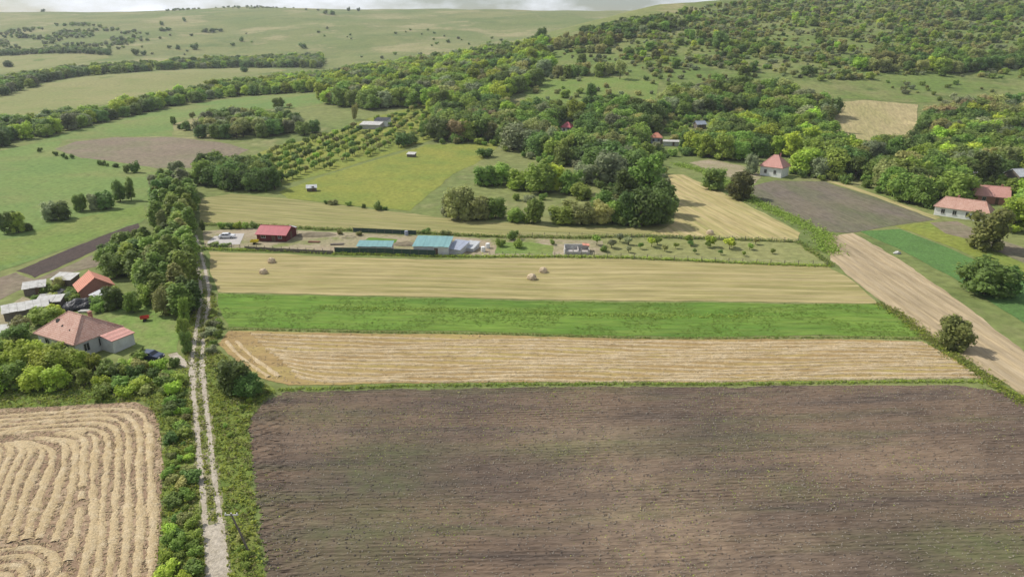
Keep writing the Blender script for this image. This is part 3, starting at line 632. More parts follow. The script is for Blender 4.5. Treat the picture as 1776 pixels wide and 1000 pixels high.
zone('broadleaf_tree', [(1185, 262), (1240, 225), (1300, 218), (1440, 232), (1445, 255), (1380, 275), (1310, 272), (1290, 285), (1225, 276)], 5.4, (8, 12), (.9, 1.15), dict(bright=2.5, mid=4, dark=3), 'in the wood by the hip-roofed house')
# right-hand wood
zone('broadleaf_tree', [(1600, 232), (1680, 215), (1776, 210), (1900, 240), (1900, 330), (1790, 318), (1740, 318), (1690, 325), (1640, 372), (1560, 346), (1480, 316), (1380, 302), (1385, 280), (1450, 258), (1520, 262), (1590, 250)], 5.3, (8, 12), (.9, 1.15), dict(dark=4, mid=4, bright=1.2, olive=1.6, grey=1), 'in the wood behind the long white house')
zone('broadleaf_tree', [(1600, 215), (1650, 195), (1776, 195), (1776, 215), (1680, 218), (1610, 235)], 6.0, (8, 12), (.9, 1.15), dict(dark=2, olive=3, brown=1, grey=1.5), 'in the wood behind the long white house')
zone('broadleaf_tree', [(1776, 380), (1740, 372), (1720, 350), (1776, 345), (1850, 360), (1850, 400)], 5, (7, 10), (.9, 1.1), BR, 'crowding round the red-roofed cottage')
# scrub on the right-hand hill
SCR = dict(grey=4, olive=4.5, mid=2.5, dark=.6, brown=.8)
zone('shrub', [(960, 84), (1020, 62), (1100, 40), (1200, 14), (1330, -4), (1500, -30), (1800, -40), (1850, 60), (1850, 140), (1776, 140), (1600, 130), (1440, 140), (1330, 130), (1240, 112), (1180, 128), (1060, 126), (1000, 112)], 3.5, (1.2, 3.6), (1.1, 1.7), SCR, 'on the scrubby hillside above the woods', (13, -.08), 14000)
HILL = [(960, 90), (1020, 66), (1100, 44), (1200, 18), (1330, 0), (1500, -24), (1790, -30), (1830, 60), (1830, 140), (1600, 132), (1440, 142), (1330, 134), (1240, 116), (1150, 128), (1000, 116)]
zone('shrub', HILL, 3.0, (2.0, 4.6), (1.1, 1.6), dict(mid=3, olive=4.5, dark=.6, grey=3, bright=1), 'in the thickets of the scrubby hillside', (34, .21, 3.1), 9000)
zone('broadleaf_tree', HILL, 9, (4, 7.5), (.9, 1.25), dict(mid=4, dark=1.2, olive=3, bright=1.2), 'scattered over the scrubby hillside', (30, .12, 3.1), 700)
zone('shrub', [(1440, 150), (1600, 138), (1776, 148), (1776, 185), (1640, 185), (1600, 178), (1520, 160)], 8, (1.5, 3.5), (1.1, 1.6), SCR, 'on the scrubby hillside above the woods', (26, .05))
zone('shrub', [(900, 182), (960, 125), (1150, 128), (1240, 112), (1330, 135), (1250, 150), (1140, 165)], 8, (2, 4), (1.1, 1.6), SCR, 'on the scrubby hillside above the woods', (22, .08))
zone('broadleaf_tree', [(1012, 62), (1060, 48), (1110, 38), (1180, 34), (1182, 50), (1120, 60), (1050, 72), (1012, 78)], 6, (6, 10), (.9, 1.2), dict(dark=3, mid=3, grey=2), 'in the clump on the hill crest')
zone('broadleaf_tree', [(955, 80), (1000, 72), (1060, 72), (1062, 80), (1000, 84), (955, 90)], 5, (7, 10), (.6, .9), dict(olive=4, bright=1, mid=1), 'in the clump on the hill crest')
zone('broadleaf_tree', [(960, 133), (1000, 126), (1065, 128), (1065, 134), (960, 138)], 5, (7, 10), (.8, 1.1), dict(olive=3, mid=3, dark=1), 'along the top of the enclosed meadow')
zone('broadleaf_tree', [(1460, 122), (1530, 98), (1640, 92), (1776, 104), (1776, 122), (1640, 128), (1540, 126)], 6.5, (6, 10), (.9, 1.25), dict(dark=4, mid=3, bright=1, olive=2), 'in the dark clump high on the scrubby hill')
zone('broadleaf_tree', [(1250, 86), (1330, 78), (1345, 92), (1260, 96)], 6, (6, 9), (.9, 1.25), dict(dark=3, mid=2), 'in the dark clump high on the scrubby hill')
zone('broadleaf_tree', [(1660, 24), (1776, 18), (1776, 34), (1680, 36)], 7, (6, 9), (.9, 1.2), dict(dark=2, mid=2), 'in the clump near the hilltop')
for px, py, hp, wp, t in [(1026, 168, 26, 20, 'mid'), (980, 170, 16, 20, 'bright'), (1075, 138, 34, 22, 'olive'), (938, 80, 34, 24, 'dark'), (925, 86, 26, 24, 'mid'), (1250, 84, 32, 30, 'dark'), (1090, 68, 14, 14, 'dark'), (1200, 70, 20, 10, 'mid'), (1465, 136, 18, 22, 'dark'), (1290, 132, 20, 26, 'mid')]:
    put_px('broadleaf_tree', px, py, hp, wp, t, 'standing clear on the hillside meadow')
for pg in ([(870, 215), (960, 205), (1060, 225), (1135, 245), (1175, 275), (1060, 305), (940, 285), (875, 262)], [(1600, 240), (1776, 215), (1790, 325), (1690, 332), (1640, 378), (1480, 320), (1370, 306), (1385, 285), (1520, 262)],
           [(1140, 195), (1250, 160), (1335, 165), (1442, 200), (1442, 240), (1300, 240), (1220, 278), (1180, 268)], [(1030, 300), (1150, 300), (1165, 392), (1070, 392), (1040, 330)], [(760, 205), (880, 215), (885, 254), (765, 250)]):
    zone('shrub', pg, 4.2, (2.2, 4.2), (1.1, 1.5), dict(mid=4, dark=3, grey=1, olive=1), 'in the undergrowth of the woods')
zone('shrub', [(780, 345), (1060, 345), (1070, 388), (770, 380)], 5, (1.5, 3.2), (1.1, 1.6), dict(grey=3, mid=3, olive=1), 'in the damp thicket', (9, .0))
zone('shrub', [(40, 560), (60, 515), (110, 490), (140, 500), (190, 500), (215, 530), (180, 545), (110, 540)], 2.3, (1.2, 2.8), (1.1, 1.5), dict(mid=5, grey=1, olive=2, bright=1), 'among the junk-yard sheds', (4, -.08))
# willows and thickets in the middle
for px, py, hp, wp, t in [(842, 322, 38, 44, 'mid'), (870, 320, 40, 44, 'mid'), (902, 328, 34, 50, 'bright'), (936, 334, 56, 58, 'mid'), (960, 330, 46, 44, 'bright'), (992, 336, 42, 46, 'mid'), (1016, 318, 34, 42, 'grey'), (1010, 345, 30, 36, 'mid'), (1046, 370, 42, 44, 'mid'),
                          (797, 380, 58, 50, 'olive'), (830, 380, 40, 44, 'olive'), (860, 378, 36, 36, 'mid'), (925, 386, 48, 36, 'mid'), (780, 372, 36, 30, 'olive'), (975, 388, 34, 44, 'mid'), (1008, 389, 38, 46, 'olive'), (1040, 388, 40, 44, 'olive'), (1062, 386, 44, 36, 'mid'), (895, 384, 24, 32, 'mid')]:
    put_px('willow', px, py, hp, wp, t, 'in the damp thicket')
for px, py, hp, wp, t in [(1118, 345, 82, 78, 'mid'), (1086, 352, 60, 56, 'dark'), (1140, 388, 66, 60, 'dark'), (1112, 392, 68, 64, 'dark'), (1088, 390, 60, 50, 'dark'), (1150, 372, 56, 50, 'dark'), (1060, 318, 60, 62, 'grey'), (1030, 305, 50, 56, 'dark'), (1095, 310, 56, 54, 'dark')]:
    put_px('broadleaf_tree', px, py, hp, wp, t, 'in the dark clump by the hay slope')
for px, py, hp, wp, t, s in [(1236, 328, 42, 46, 'dark', 'round dark green tree at the lower end of the bare sandy yard'), (1283, 345, 46, 50, 'moss', 'broad round tree at the corner of the weedy grey ploughed field'), (1303, 302, 38, 28, 'grey', 'pale grey-green tree beside the white hip-roofed house'), (1654, 603, 52, 64, 'moss', 'lone round olive bush in the pale dry field strip'), (1706, 510, 66, 84, 'dark', 'broad dark green bush in the emerald crop strip'), (1738, 512, 56, 62, 'dark', 'smaller dark green bush joined to the broad bush in the emerald crop'), (1708, 432, 72, 72, 'moss', 'big olive tree in front of the long white house'), (1755, 400, 60, 66, 'bright', 'bright green tree beside the red-roofed cottage'), (408, 678, 62, 66, 'dark', 'dark sprawling bush at the corner of the golden stubble plot')]:
    put_px('broadleaf_tree', px, py, hp, wp, t, '', s)
put_px('broadleaf_tree', 436, 684, 40, 48, 'dark', '', 'lower dark bush beside the corner of the golden stubble plot')
# trees on the left
for px, py, hp, wp, t in [(20, 404, 42, 36, 'dark'), (33, 403, 40, 30, 'mid'), (50, 400, 16, 16, 'dark'), (90, 382, 36, 30, 'grey'), (106, 381, 34, 34, 'dark'), (140, 366, 34, 22, 'mid'), (165, 364, 32, 22, 'grey'), (185, 362, 34, 34, 'dark'), (209, 349, 42, 24, 'dark'), (228, 347, 40, 22, 'mid')]:
    put_px('broadleaf_tree', px, py, hp, wp, t, 'in the row across the light green pasture')
for px, py, hp, wp in [(220, 300, 17, 14), (236, 299, 22, 18), (70, 264, 10, 10), (97, 270, 9, 9), (110, 273, 9, 8), (125, 275, 9, 10), (116, 276, 7, 8), (172, 286, 10, 10), (180, 287, 10, 9), (186, 289, 7, 7), (200, 290, 8, 14)]:
    put_px('shrub', px, py, hp, wp, 'dark', 'along the edge of the brown oval ploughed field')
zone('broadleaf_tree', [(338, 306), (365, 298), (420, 298), (480, 314), (484, 330), (430, 333), (380, 328), (345, 322)], 3.8, (7, 9), (.75, 1.0), dict(dark=6, mid=2), 'in the dark grove below the orchard')
zone('poplar_tree', [(282, 325), (318, 325), (336, 352), (334, 420), (318, 424), (286, 400), (272, 410), (272, 372)], 3.3, (6, 9), (.5, .75), dict(mid=5, grey=1, dark=1.5, olive=1), 'in the track grove beside the pasture')
zone('poplar_tree', [(186, 474), (215, 450), (262, 425), (318, 424), (330, 450), (338, 490), (340, 540), (322, 556), (300, 540), (250, 512), (235, 495)], 3.2, (5.5, 8.5), (.5, .75), dict(mid=6, olive=1, dark=2), 'in the track grove beside the junk yard')
zone('broadleaf_tree', [(150, 468), (185, 448), (232, 440), (240, 462), (205, 480)], 3.6, (5, 7), (.9, 1.1), dict(mid=3, dark=3, olive=2), 'beside the ruined shed yard')
for px, py, hp, wp, t in [(305, 300, 24, 24, 'grey'), (285, 318, 22, 24, 'mid'), (300, 325, 24, 28, 'grey'), (268, 322, 20, 22, 'grey'), (292, 340, 24, 26, 'grey'), (325, 322, 22, 20, 'grey')]:
    put_px('willow', px, py, hp, wp, t, 'at the far tip of the track grove')
for px, py, hp, wp, t, s in [(322, 560, 52, 22, 'mid', 'slim green tree at the edge of the lawn by the track'), (322, 590, 44, 20, 'mid', 'second slim green tree by the track, next to the lawn'), (325, 612, 40, 22, 'dark', 'dark slim tree by the track, across from the plot corner'), (234, 540, 40, 30, 'mid', 'green garden tree on the lawn behind the red cart'), (285, 545, 54, 34, 'olive', 'yellowish garden tree on the lawn beside the grove'), (200, 535, 44, 40, 'dark', 'dark garden tree beside the ruined tiled shed'), (262, 528, 40, 40, 'mid', 'round garden tree where the lawn meets the grove')]:
    put_px('broadleaf_tree', px, py, hp, wp, t, '', s)
# hedge trees in front of the tiled house
for px, py, hp, wp, t in [(8, 642, 62, 60, 'mid'), (42, 646, 60, 62, 'bright'), (-22, 650, 64, 70, 'mid'), (82, 654, 52, 54, 'bright'), (112, 652, 48, 50, 'bright'), (68, 626, 40, 44, 'bright'), (138, 650, 42, 44, 'bright'), (25, 670, 46, 56, 'mid'), (60, 674, 40, 48, 'bright'), (-15, 680, 44, 60, 'bright'), (100, 674, 40, 46, 'bright'), (148, 666, 32, 38, 'mid'), (165, 640, 30, 30, 'bright'), (128, 634, 36, 36, 'mid'), (98, 628, 40, 40, 'mid')]:
    put_px('broadleaf_tree', px, py, hp, wp, t, 'in the thick hedge in front of the tiled house')
for px, py, hp, wp, t in [(30, 600, 40, 50, 'mid'), (62, 580, 30, 44, 'grey'), (80, 560, 30, 46, 'mid'), (40, 582, 34, 42, 'olive'), (98, 552, 24, 30, 'bright'), (14, 610, 30, 40, 'mid')]:
    put_px('broadleaf_tree', px, py, hp, wp, t, 'in the hedge behind the old tiled house')
zone('shrub', [(158, 672), (175, 640), (240, 640), (300, 650), (322, 660), (318, 686), (240, 690), (170, 690)], 1.7, (1.2, 2.6), (1.0, 1.5), dict(mid=4, dark=4, olive=1, bright=1), 'in the bushy bank above the striped stubble field')
zone('shrub', [(205, 628), (240, 618), (250, 632), (300, 628), (310, 640), (240, 645), (190, 645)], 1.6, (1.0, 2.2), (1.0, 1.4), dict(mid=4, dark=2, bright=2), 'around the parked car in front of the old house')
zone('shrub', [(290, 700), (322, 680), (328, 740), (334, 820), (338, 900), (342, 1010), (278, 1010), (288, 880), (292, 780)], 1.25, (.6, 1.7), (1.1, 1.7), dict(mid=6, dark=2.5, olive=1.4, bright=1), 'in the verge between track and stubble')
zone('shrub', [(374, 690), (425, 690), (446, 700), (424, 730), (428, 800), (405, 800), (388, 740)], 1.7, (.4, 1.2), (1.1, 1.6), dict(mid=4, olive=1, bright=3), 'in the verge between track and ploughed field', (5, .05))
zone('shrub', [(402, 880), (428, 900), (446, 1010), (404, 1010)], 1.6, (.4, 1.0), (1.1, 1.7), dict(mid=4, bright=3, olive=1), 'in the verge between track and ploughed field', (5, .0))
zone('shrub', [(352, 560), (375, 545), (384, 580), (372, 610), (356, 620)], 1.7, (.7, 1.6), (1.1, 1.6), dict(mid=3, grey=3, olive=1), 'beside the track at the end of the green strip')
# orchard rows
def orchard():
    poly = [(p.x, p.y) for p in PP([(408, 290), (462, 262), (530, 246), (640, 213), (720, 190), (762, 205), (752, 236), (640, 272), (490, 318), (440, 304)])]
    a = P(470, 312).to_2d(); b = P(640, 232).to_2d(); d = (b - a).normalized(); n = Vector((-d.y, d.x))
    for i in range(-16, 17):
        for j in range(-8, 48):
            p = a + n * (i * 6.4) + d * (j * 4.1) + Vector((random.uniform(-.5, .5), random.uniform(-.5, .5)))
            if inpoly(np.array([p.x]), np.array([p.y]), poly)[0] and random.random() > .1:
                h = random.uniform(2.4, 4.0); put('orchard_tree', p.x, p.y, h, h * random.uniform(.75, 1.0), choose(dict(mid=5, dark=1.5, olive=2, bright=1)), 'standing in the rows of the hillside orchard')
orchard()
for px, py, hp, t in [(1195, 424, 13, 'mid'), (1198, 427, 9, 'dark'), (1228, 430, 10, 'mid'), (1232, 428, 15, 'bright'), (1265, 432, 15, 'bright'), (1268, 429, 11, 'mid'), (1130, 428, 13, 'bright'), (1140, 424, 12, 'mid'), (1152, 436, 10, 'olive'), (1090, 424, 12, 'grey'), (1075, 420, 12, 'grey'), (1110, 432, 9, 'mid'), (1172, 431, 8, 'mid'), (1300, 433, 10, 'mid'), (1310, 424, 9, 'olive'), (1340, 440, 8, 'mid'), (1205, 440, 7, 'dark'), (1250, 442, 7, 'dark'), (1290, 444, 7, 'mid'), (1060, 430, 13, 'grey'), (1035, 425, 14, 'mid'), (1090, 438, 9, 'grey')]:
    put_px('orchard_tree', px, py, hp * 1.25, hp * 1.25, t, 'in the rough grass of the young fruit strip')
for px, py, hp, wp, t in [(605, 357, 9, 12, 'mid'), (632, 361, 9, 9, 'dark'), (654, 364, 17, 18, 'dark'), (668, 364, 7, 10, 'mid'), (578, 355, 10, 20, 'olive'), (566, 354, 8, 9, 'dark'), (700, 254, 26, 34, 'dark'), (712, 250, 24, 30, 'dark'), (790, 248, 18, 24, 'mid'), (840, 272, 18, 34, 'dark'), (616, 208, 32, 11, 'olive'), (735, 232, 28, 16, 'mid')]:
    put_px('shrub', px, py, hp, wp, t, 'at the edge of the yellow-green slope')

for px, py, hp, wp, t in [(352, 402, 24, 10, 'dark'), (386, 396, 13, 16, 'mid'), (400, 396, 12, 16, 'mid'), (412, 396, 13, 16, 'bright'), (426, 396, 13, 16, 'mid'), (440, 396, 13, 14, 'dark'), (372, 427, 9, 22, 'mid'), (390, 428, 8, 22, 'mid'), (622, 408, 8, 14, 'olive'), (590, 406, 10, 12, 'olive'), (868, 428, 16, 18, 'mid'), (890, 416, 20, 22, 'dark'), (900, 430, 18, 20, 'mid'), (958, 424, 10, 12, 'mid'), (740, 404, 8, 20, 'mid'), (775, 406, 8, 20, 'olive'), (1046, 436, 12, 16, 'mid')]:
    put_px('shrub', px, py, hp, wp, t, 'in the fenced yards')
for px, py, hp, wp, t in [(368, 580, 16, 26, 'grey'), (374, 566, 12, 20, 'grey')]:
    put_px('shrub', px, py, hp, wp, t, 'beside the track at the end of the green strip')
# ---- nothing grows in the gardens and yards that stay open in front of the houses
OPEN = [((976, 206, 998, 222), 232), ((1128, 224, 1150, 244), 249), ((1152, 242, 1178, 250), 254), ((1200, 210, 1228, 222), 224), ((1210, 280, 1270, 294), 300), ((1320, 264, 1366, 306), 306), ((1636, 342, 1700, 372), 378),
        ((1694, 324, 1738, 344), 350), ((1756, 284, 1776, 308), 318), ((630, 208, 674, 222), 224), ((704, 264, 724, 272), 273), ((1452, 182, 1582, 228), 238), ((142, 472, 184, 510), 514), ((68, 548, 214, 598), 600)]
def blocked(d):
    if d['solo']: return False
    b = project((d['x'], d['y'], d['z'])); t = project((d['x'], d['y'], d['z'] + d['h'])); hw = d['w'] * .36 * proj_scale((d['x'], d['y'], d['z']))
    for (x0, y0, x1, y1), yb in OPEN:
        if b[0] + hw > x0 and b[0] - hw < x1 and b[1] > y0 and t[1] + 2 < y1 and b[1] < yb + 60:
            if b[1] > yb - 4 or b[1] > y0 + (y1 - y0) * .35: 
                if 'hedge in front' in d['where'] or 'parked car' in d['where'] or 'bushy bank' in d['where']: continue
                return True
    return False
VEG = [d for d in VEG if not blocked(d)]
# ---- individuals: the largest 300 of each kind; the rest one stuff object per kind
LIMIT = dict(broadleaf_tree=300, shrub=300, orchard_tree=300, willow=300, poplar_tree=300)
NOUN = dict(broadleaf_tree='broadleaf tree', shrub='shrub', orchard_tree='small fruit tree', willow='willow tree', poplar_tree='slender tree')
CATN = dict(broadleaf_tree='tree', shrub='shrub', orchard_tree='tree', willow='tree', poplar_tree='tree')
SRC = {}
LAND = [(n, P(*q)) for n, q in [('old tiled house', (143, 598)), ('black tarpaulin heap', (140, 532)), ('hip-roofed house', (1342, 304)), ('long white house', (1672, 376)), ('red-roofed cottage', (1716, 350)), ('grey-roofed barn', (1772, 318)), ('bright red hut', (984, 232)), ('orange-tiled cottage', (1138, 249)), ('hillside barn', (1213, 222)), ('tall spruce', (1436, 228)), ('bare tan field', (1520, 236)), ('enclosed meadow', (1040, 178)), ('pale ruined outbuilding', (645, 222)), ('leaning pole', (433, 957)), ('track junction', (341, 645)), ('parked dark car', (262, 622)), ('grey ploughed field', (1400, 320)), ('white-roofed shelter', (714, 272)), ('weathered field hut', (541, 331))]]
REST = {}
for kind in LIMIT:
    L = [d for d in VEG if d['kind'] == kind]
    for d in L:
        q = project((d['x'], d['y'], d['z'] + d['h'] * .5)); s = proj_scale((d['x'], d['y'], d['z']))
        d['in'] = -40 < q[0] < 1816 and -40 < q[1] < 1040; d['sz'] = s * d['h'] * (1 if d['in'] else .2) + (1e4 if d['solo'] else 0)
    L.sort(key=lambda d: -d['sz'])
    for n, d in enumerate(L):
        var = int(rng.integers(NVAR[kind])) if not (d['solo'] and kind == 'broadleaf_tree') else (0, 1, 7)[n % 3]
        if n >= LIMIT[kind] or not d['in']: REST.setdefault(kind, []).append((d, var)); continue
        rz = random.uniform(0, 6.28); unitw = .9 if kind != 'poplar_tree' else .42
        sc = (d['w'] / unitw, d['w'] / unitw * random.uniform(.9, 1.1), d['h'])
        if kind == 'shrub':
            o = mesh_obj('shrub', crown(kind, var, d['tone'])); o.location = (d['x'], d['y'], d['z']); o.rotation_euler = (0, 0, rz); o.scale = (d['w'] / 1.3, d['w'] / 1.3, d['h'])
            SRC.setdefault((kind, d['tone']), []).append((o,))
        else:
            o = empty(kind if not (d['solo'] and 'bush' in d['solo']) else 'round_bush', (d['x'], d['y'], d['z']), rz, sc)
            t_ = mesh_obj('trunk', trunk(kind, var), o); c_ = mesh_obj('crown', crown(kind, var, d['tone']), o)
            SRC.setdefault((kind, d['tone']), []).append((c_, t_))
        if d['solo']: tag(o, d['solo'], 'bush' if 'bush' in d['solo'] else 'tree')
        else:
            hw = '' if kind in ('shrub', 'orchard_tree') else ('tall ' if d['h'] > 9.5 else 'low ' if d['h'] < 6 else '')
            rt = d['w'] / d['h']; hw += 'broad ' if rt > 1.12 and kind != 'shrub' else 'narrow ' if rt < .9 and kind != 'poplar_tree' else ''
            if kind == 'shrub': hw = 'tall ' if d['h'] > 2.4 else 'small ' if d['h'] < 1.1 else ''
            nr_ = min(LAND, key=lambda q: (q[1][0] - d['x']) ** 2 + (q[1][1] - d['y']) ** 2); dist_ = math.hypot(nr_[1][0] - d['x'], nr_[1][1] - d['y'])
            wh = d['where']
            if dist_ < 22 and nr_[0] not in wh and len(f"{hw}{TONEW[d['tone']]} {NOUN[kind]} {wh} near the {nr_[0]}".split()) <= 16: wh = f"{wh} near the {nr_[0]}"
            d['where'] = wh
            tag(o, f"{hw}{TONEW[d['tone']]} {NOUN[kind]} {d['where']}", CATN[kind], f"{hw}{TONEW[d['tone']]} {NOUN[kind]}s {d['where']}")

def gn_scatter(name, label, cat, pts, sources):
    """pts: (x,y,z,sx,sz,rot,idx); sources: list of tuples of objects; one stuff object"""
    me = pydata(name, [p[:3] for p in pts], [])
    a = me.attributes.new('scl', 'FLOAT_VECTOR', 'POINT'); a.data.foreach_set('vector', [c for p in pts for c in (p[3], p[3], p[4])])
    a = me.attributes.new('rot', 'FLOAT_VECTOR', 'POINT'); a.data.foreach_set('vector', [c for p in pts for c in (0, 0, p[5])])
    a = me.attributes.new('pick', 'INT', 'POINT'); a.data.foreach_set('value', [p[6] for p in pts])
    o = mesh_obj(name, me); tag(o, label, cat, kind='stuff')
    ng = bpy.data.node_groups.new(name, 'GeometryNodeTree'); nd = ng.nodes; lk = ng.links
    ng.interface.new_socket('Geometry', in_out='INPUT', socket_type='NodeSocketGeometry'); ng.interface.new_socket('Geometry', in_out='OUTPUT', socket_type='NodeSocketGeometry')
    gi = nd.new('NodeGroupInput'); go = nd.new('NodeGroupOutput'); iop = nd.new('GeometryNodeInstanceOnPoints'); jn = nd.new('GeometryNodeJoinGeometry')
    for grp in reversed(sources):
        j2 = nd.new('GeometryNodeJoinGeometry')
        for s in grp:
            oi = nd.new('GeometryNodeObjectInfo'); oi.transform_space = 'ORIGINAL'; oi.inputs['Object'].default_value = s; oi.inputs['As Instance'].default_value = False
            lk.new(oi.outputs['Geometry'], j2.inputs[0])
        g2 = nd.new('GeometryNodeGeometryToInstance'); lk.new(j2.outputs[0], g2.inputs[0]); lk.new(g2.outputs[0], jn.inputs[0])
    iop.inputs['Pick Instance'].default_value = True
    lk.new(gi.outputs[0], iop.inputs['Points']); lk.new(jn.outputs[0], iop.inputs['Instance'])
    for an, sk, ty in (('scl', 'Scale', 'FLOAT_VECTOR'), ('rot', 'Rotation', 'FLOAT_VECTOR'), ('pick', 'Instance Index', 'INT')):
        na = nd.new('GeometryNodeInputNamedAttribute'); na.data_type = ty; na.inputs[0].default_value = an; lk.new(na.outputs[0], iop.inputs[sk])
    lk.new(iop.outputs[0], go.inputs[0])
    m = o.modifiers.new('scatter', 'NODES'); m.node_group = ng
STUFF = dict(broadleaf_tree=('woodland', 'distant broadleaf woods covering the valley belts and hillsides', 'woodland'), shrub=('hillside_scrub', 'countless small shrubs speckling the hillsides and wood edges', 'scrub'),
             orchard_tree=('orchard_trees', 'remaining small trees at the far end of the orchard', 'orchard'), poplar_tree=('slender_trees', 'remaining slender trees of the track grove', 'woodland'), willow=('willows', 'remaining willows of the damp thicket', 'woodland'))
for kind, lst in REST.items():
    srcs = []; ix = {}
    for (k, t), ob in SRC.items():
        if k == kind:
            for g in ob[:5]: ix.setdefault(t, []).append(len(srcs)); srcs.append(g)
    allix = [i for v_ in ix.values() for i in v_]
    uw = 1.3 if kind == 'shrub' else .42 if kind == 'poplar_tree' else .9
    pts = []
    for d, var in lst:
        c = ix.get(d['tone'], allix); pts.append((d['x'], d['y'], d['z'], d['w'] / uw, d['h'], random.uniform(0, 6.28), c[var % len(c)]))
    gn_scatter(STUFF[kind][0], STUFF[kind][1], STUFF[kind][2], pts, srcs)

# conifer beside the tan field
def conifer():
    p = P(1436, 228); s = proj_scale(p); h = 60 / s
    o = empty('conifer_tree', p, 0, (h, h, h)); tag(o, 'tall dark spruce at the edge of the bare tan field', 'tree')
    r = np.random.default_rng(5); m = MB(); m.tube([(0, 0, 0), (0, 0, .5), (0, 0, .98)], [.018, .012, .003], 6); m.build('trunk', M['bark'], o)
    V = []; 
    for t in range(13):
        z = .1 + .86 * t / 13; rad = .17 * (1 - z) + .015
        for k in range(26):
            a = r.uniform(0, 6.28); q = rad * r.uniform(.25, 1.1); c = np.array([[q * math.cos(a), q * math.sin(a), z - q * .35 + r.uniform(-.02, .02)]])
            V.append(leafquads(c, np.array([[math.cos(a) * .5, math.sin(a) * .5, .75]]), np.array([.035]), r))
    V = np.concatenate(V); me = pydata('crown', V, np.arange(len(V)).reshape(-1, 4), LEAF['dark']); mesh_obj('crown', me, o)
conifer()

# ------------------------------------------------------------------ grass, weeds, clods and loose straw
def leaf_stuff(name, label, cat, pts, n, size, hgt, mats, parent=None, flat=.6):
    """pts: array (k,2); each gets n small leaf faces round it"""
    k = len(pts); 
    if k == 0: return
    c = np.repeat(pts, n, 0); sz = np.repeat(rng.uniform(.6, 1.4, k), n)
    c = c + rng.normal(0, 1, c.shape) * (size * 1.1 * sz)[:, None]
    z = H(c[:, 0], c[:, 1]) + rng.uniform(.02, 1, len(c)) * hgt * sz + .05
    nr = unit(len(c), rng); nr[:, 2] = np.abs(nr[:, 2]) + flat; nr /= np.linalg.norm(nr, axis=1, keepdims=True)
    v = leafquads(np.column_stack([c, z]), nr, size * rng.uniform(.6, 1.3, len(c)), rng)
    me = pydata(name, v, np.arange(len(v)).reshape(-1, 4)); [me.materials.append(m) for m in mats]
    mi = np.repeat(rng.integers(0, len(mats), k), n); me.polygons.foreach_set('material_index', mi.tolist())
    at = me.attributes.new('leafv', 'FLOAT', 'FACE'); at.data.foreach_set('value', rng.uniform(0, 1, len(c)).tolist())
    tag(mesh_obj(name, me), label, cat, kind='stuff')
def rpts(poly, n, dens=None):
    xs = [p[0] for p in poly]; ys = [p[1] for p in poly]; X = rng.uniform(min(xs), max(xs), n); Y = rng.uniform(min(ys), max(ys), n); k = inpoly(X, Y, poly)
    X, Y = X[k], Y[k]
    if dens is not None:
        v = np.array([mnoise.noise(Vector((x / dens[0], y / dens[0], dens[2]))) for x, y in zip(X, Y)]); k = v + rng.uniform(-.15, .15, len(v)) > dens[1]; X, Y = X[k], Y[k]
    return np.column_stack([X, Y])
grassm = [LEAF['mid'], LEAF['bright'], LEAF['bright'], LEAF['olive']]
VG = [(p.x, p.y) for p in PP([(0, 655), (150, 668), (322, 640), (318, 610), (330, 560), (352, 500), (372, 510), (384, 568), (372, 600), (420, 645), (480, 678), (448, 702), (432, 740), (440, 850), (458, 1000), (462, 1040), (270, 1040), (272, 1000), (284, 800), (274, 730), (250, 696), (0, 708)])]
vp = rpts(VG, 26000)
TCl = [(p.x, p.y) for p in TC]; dt = dseg(vp[:, 0], vp[:, 1], TCl); yl = P(375, 905).y
vp = vp[((dt > 1.12) | ((dt < .36) & (vp[:, 1] > yl)) | (rng.random(len(dt)) < .025)) ]
leaf_stuff('verge_weeds', 'tall weeds and grasses growing thick along the track verges', 'weeds', vp, 5, .16, .35, grassm)
GS = [(p.x, p.y) for p in PP([(378, 509), (700, 517), (1000, 523), (1300, 526), (1528, 528), (1575, 558), (1608, 584), (1300, 583), (900, 577), (600, 571), (396, 567)])]
leaf_stuff('green_crop_leaves', 'uneven leafy growth across the bright green strip', 'crop', rpts(GS, 9000, (7, -.05, 4)), 3, .16, .09, [LEAF['crop']], flat=3.0)
leaf_stuff('field_weeds', 'sparse green weeds sprouting on the ploughed field', 'weeds', rpts(PLp, 22000, (13, .02, 2)), 2, .10, .08, [LEAF['mid'], LEAF['olive'], LEAF['grey']])
def edge_weeds(name, label, px, n, wid, size, hgt, mats=None):
    pl = PP(px); L = [Vector(p) for p in densify(pl, .5, .1, False)]
    b = np.array([random.choice(L)[:] for _ in range(n)]) + rng.normal(0, wid, (n, 2))
    leaf_stuff(name, label, 'weeds', b, 5, size, hgt, mats or grassm)
edge_weeds('boundary_weeds', 'thin line of weeds along the edge of the ploughed field', [(486, 676), (700, 669), (1000, 666), (1400, 664), (1712, 662), (1776, 690)], 1500, .22, .12, .2)
edge_weeds('strip_weeds', 'ragged dark weeds along the top of the golden plot', [(390, 570), (600, 575), (900, 580), (1300, 586), (1606, 588)], 1300, .15, .11, .2, [LEAF['mid'], LEAF['olive']])
edge_weeds('corner_weeds', 'weedy bank between the golden plot and the dry field strip', [(1530, 528), (1575, 556), (1612, 586), (1660, 620), (1716, 660), (1776, 700)], 1800, .8, .13, .2, [LEAF['crop'], LEAF['olive'], LEAF['bright']])
edge_weeds('margin_weeds', 'tall green growth along the middle line of the bright strip', [(560, 534), (800, 539), (1000, 545), (1200, 549), (1300, 548)], 800, .6, .15, .16, [LEAF['crop'], LEAF['mid']])
edge_weeds('fence_weeds', 'long grass along the yard fences', [(352, 432), (480, 435), (600, 441), (760, 445), (900, 445), (1080, 447), (1240, 454), (1436, 462)], 2600, .35, .17, .45)
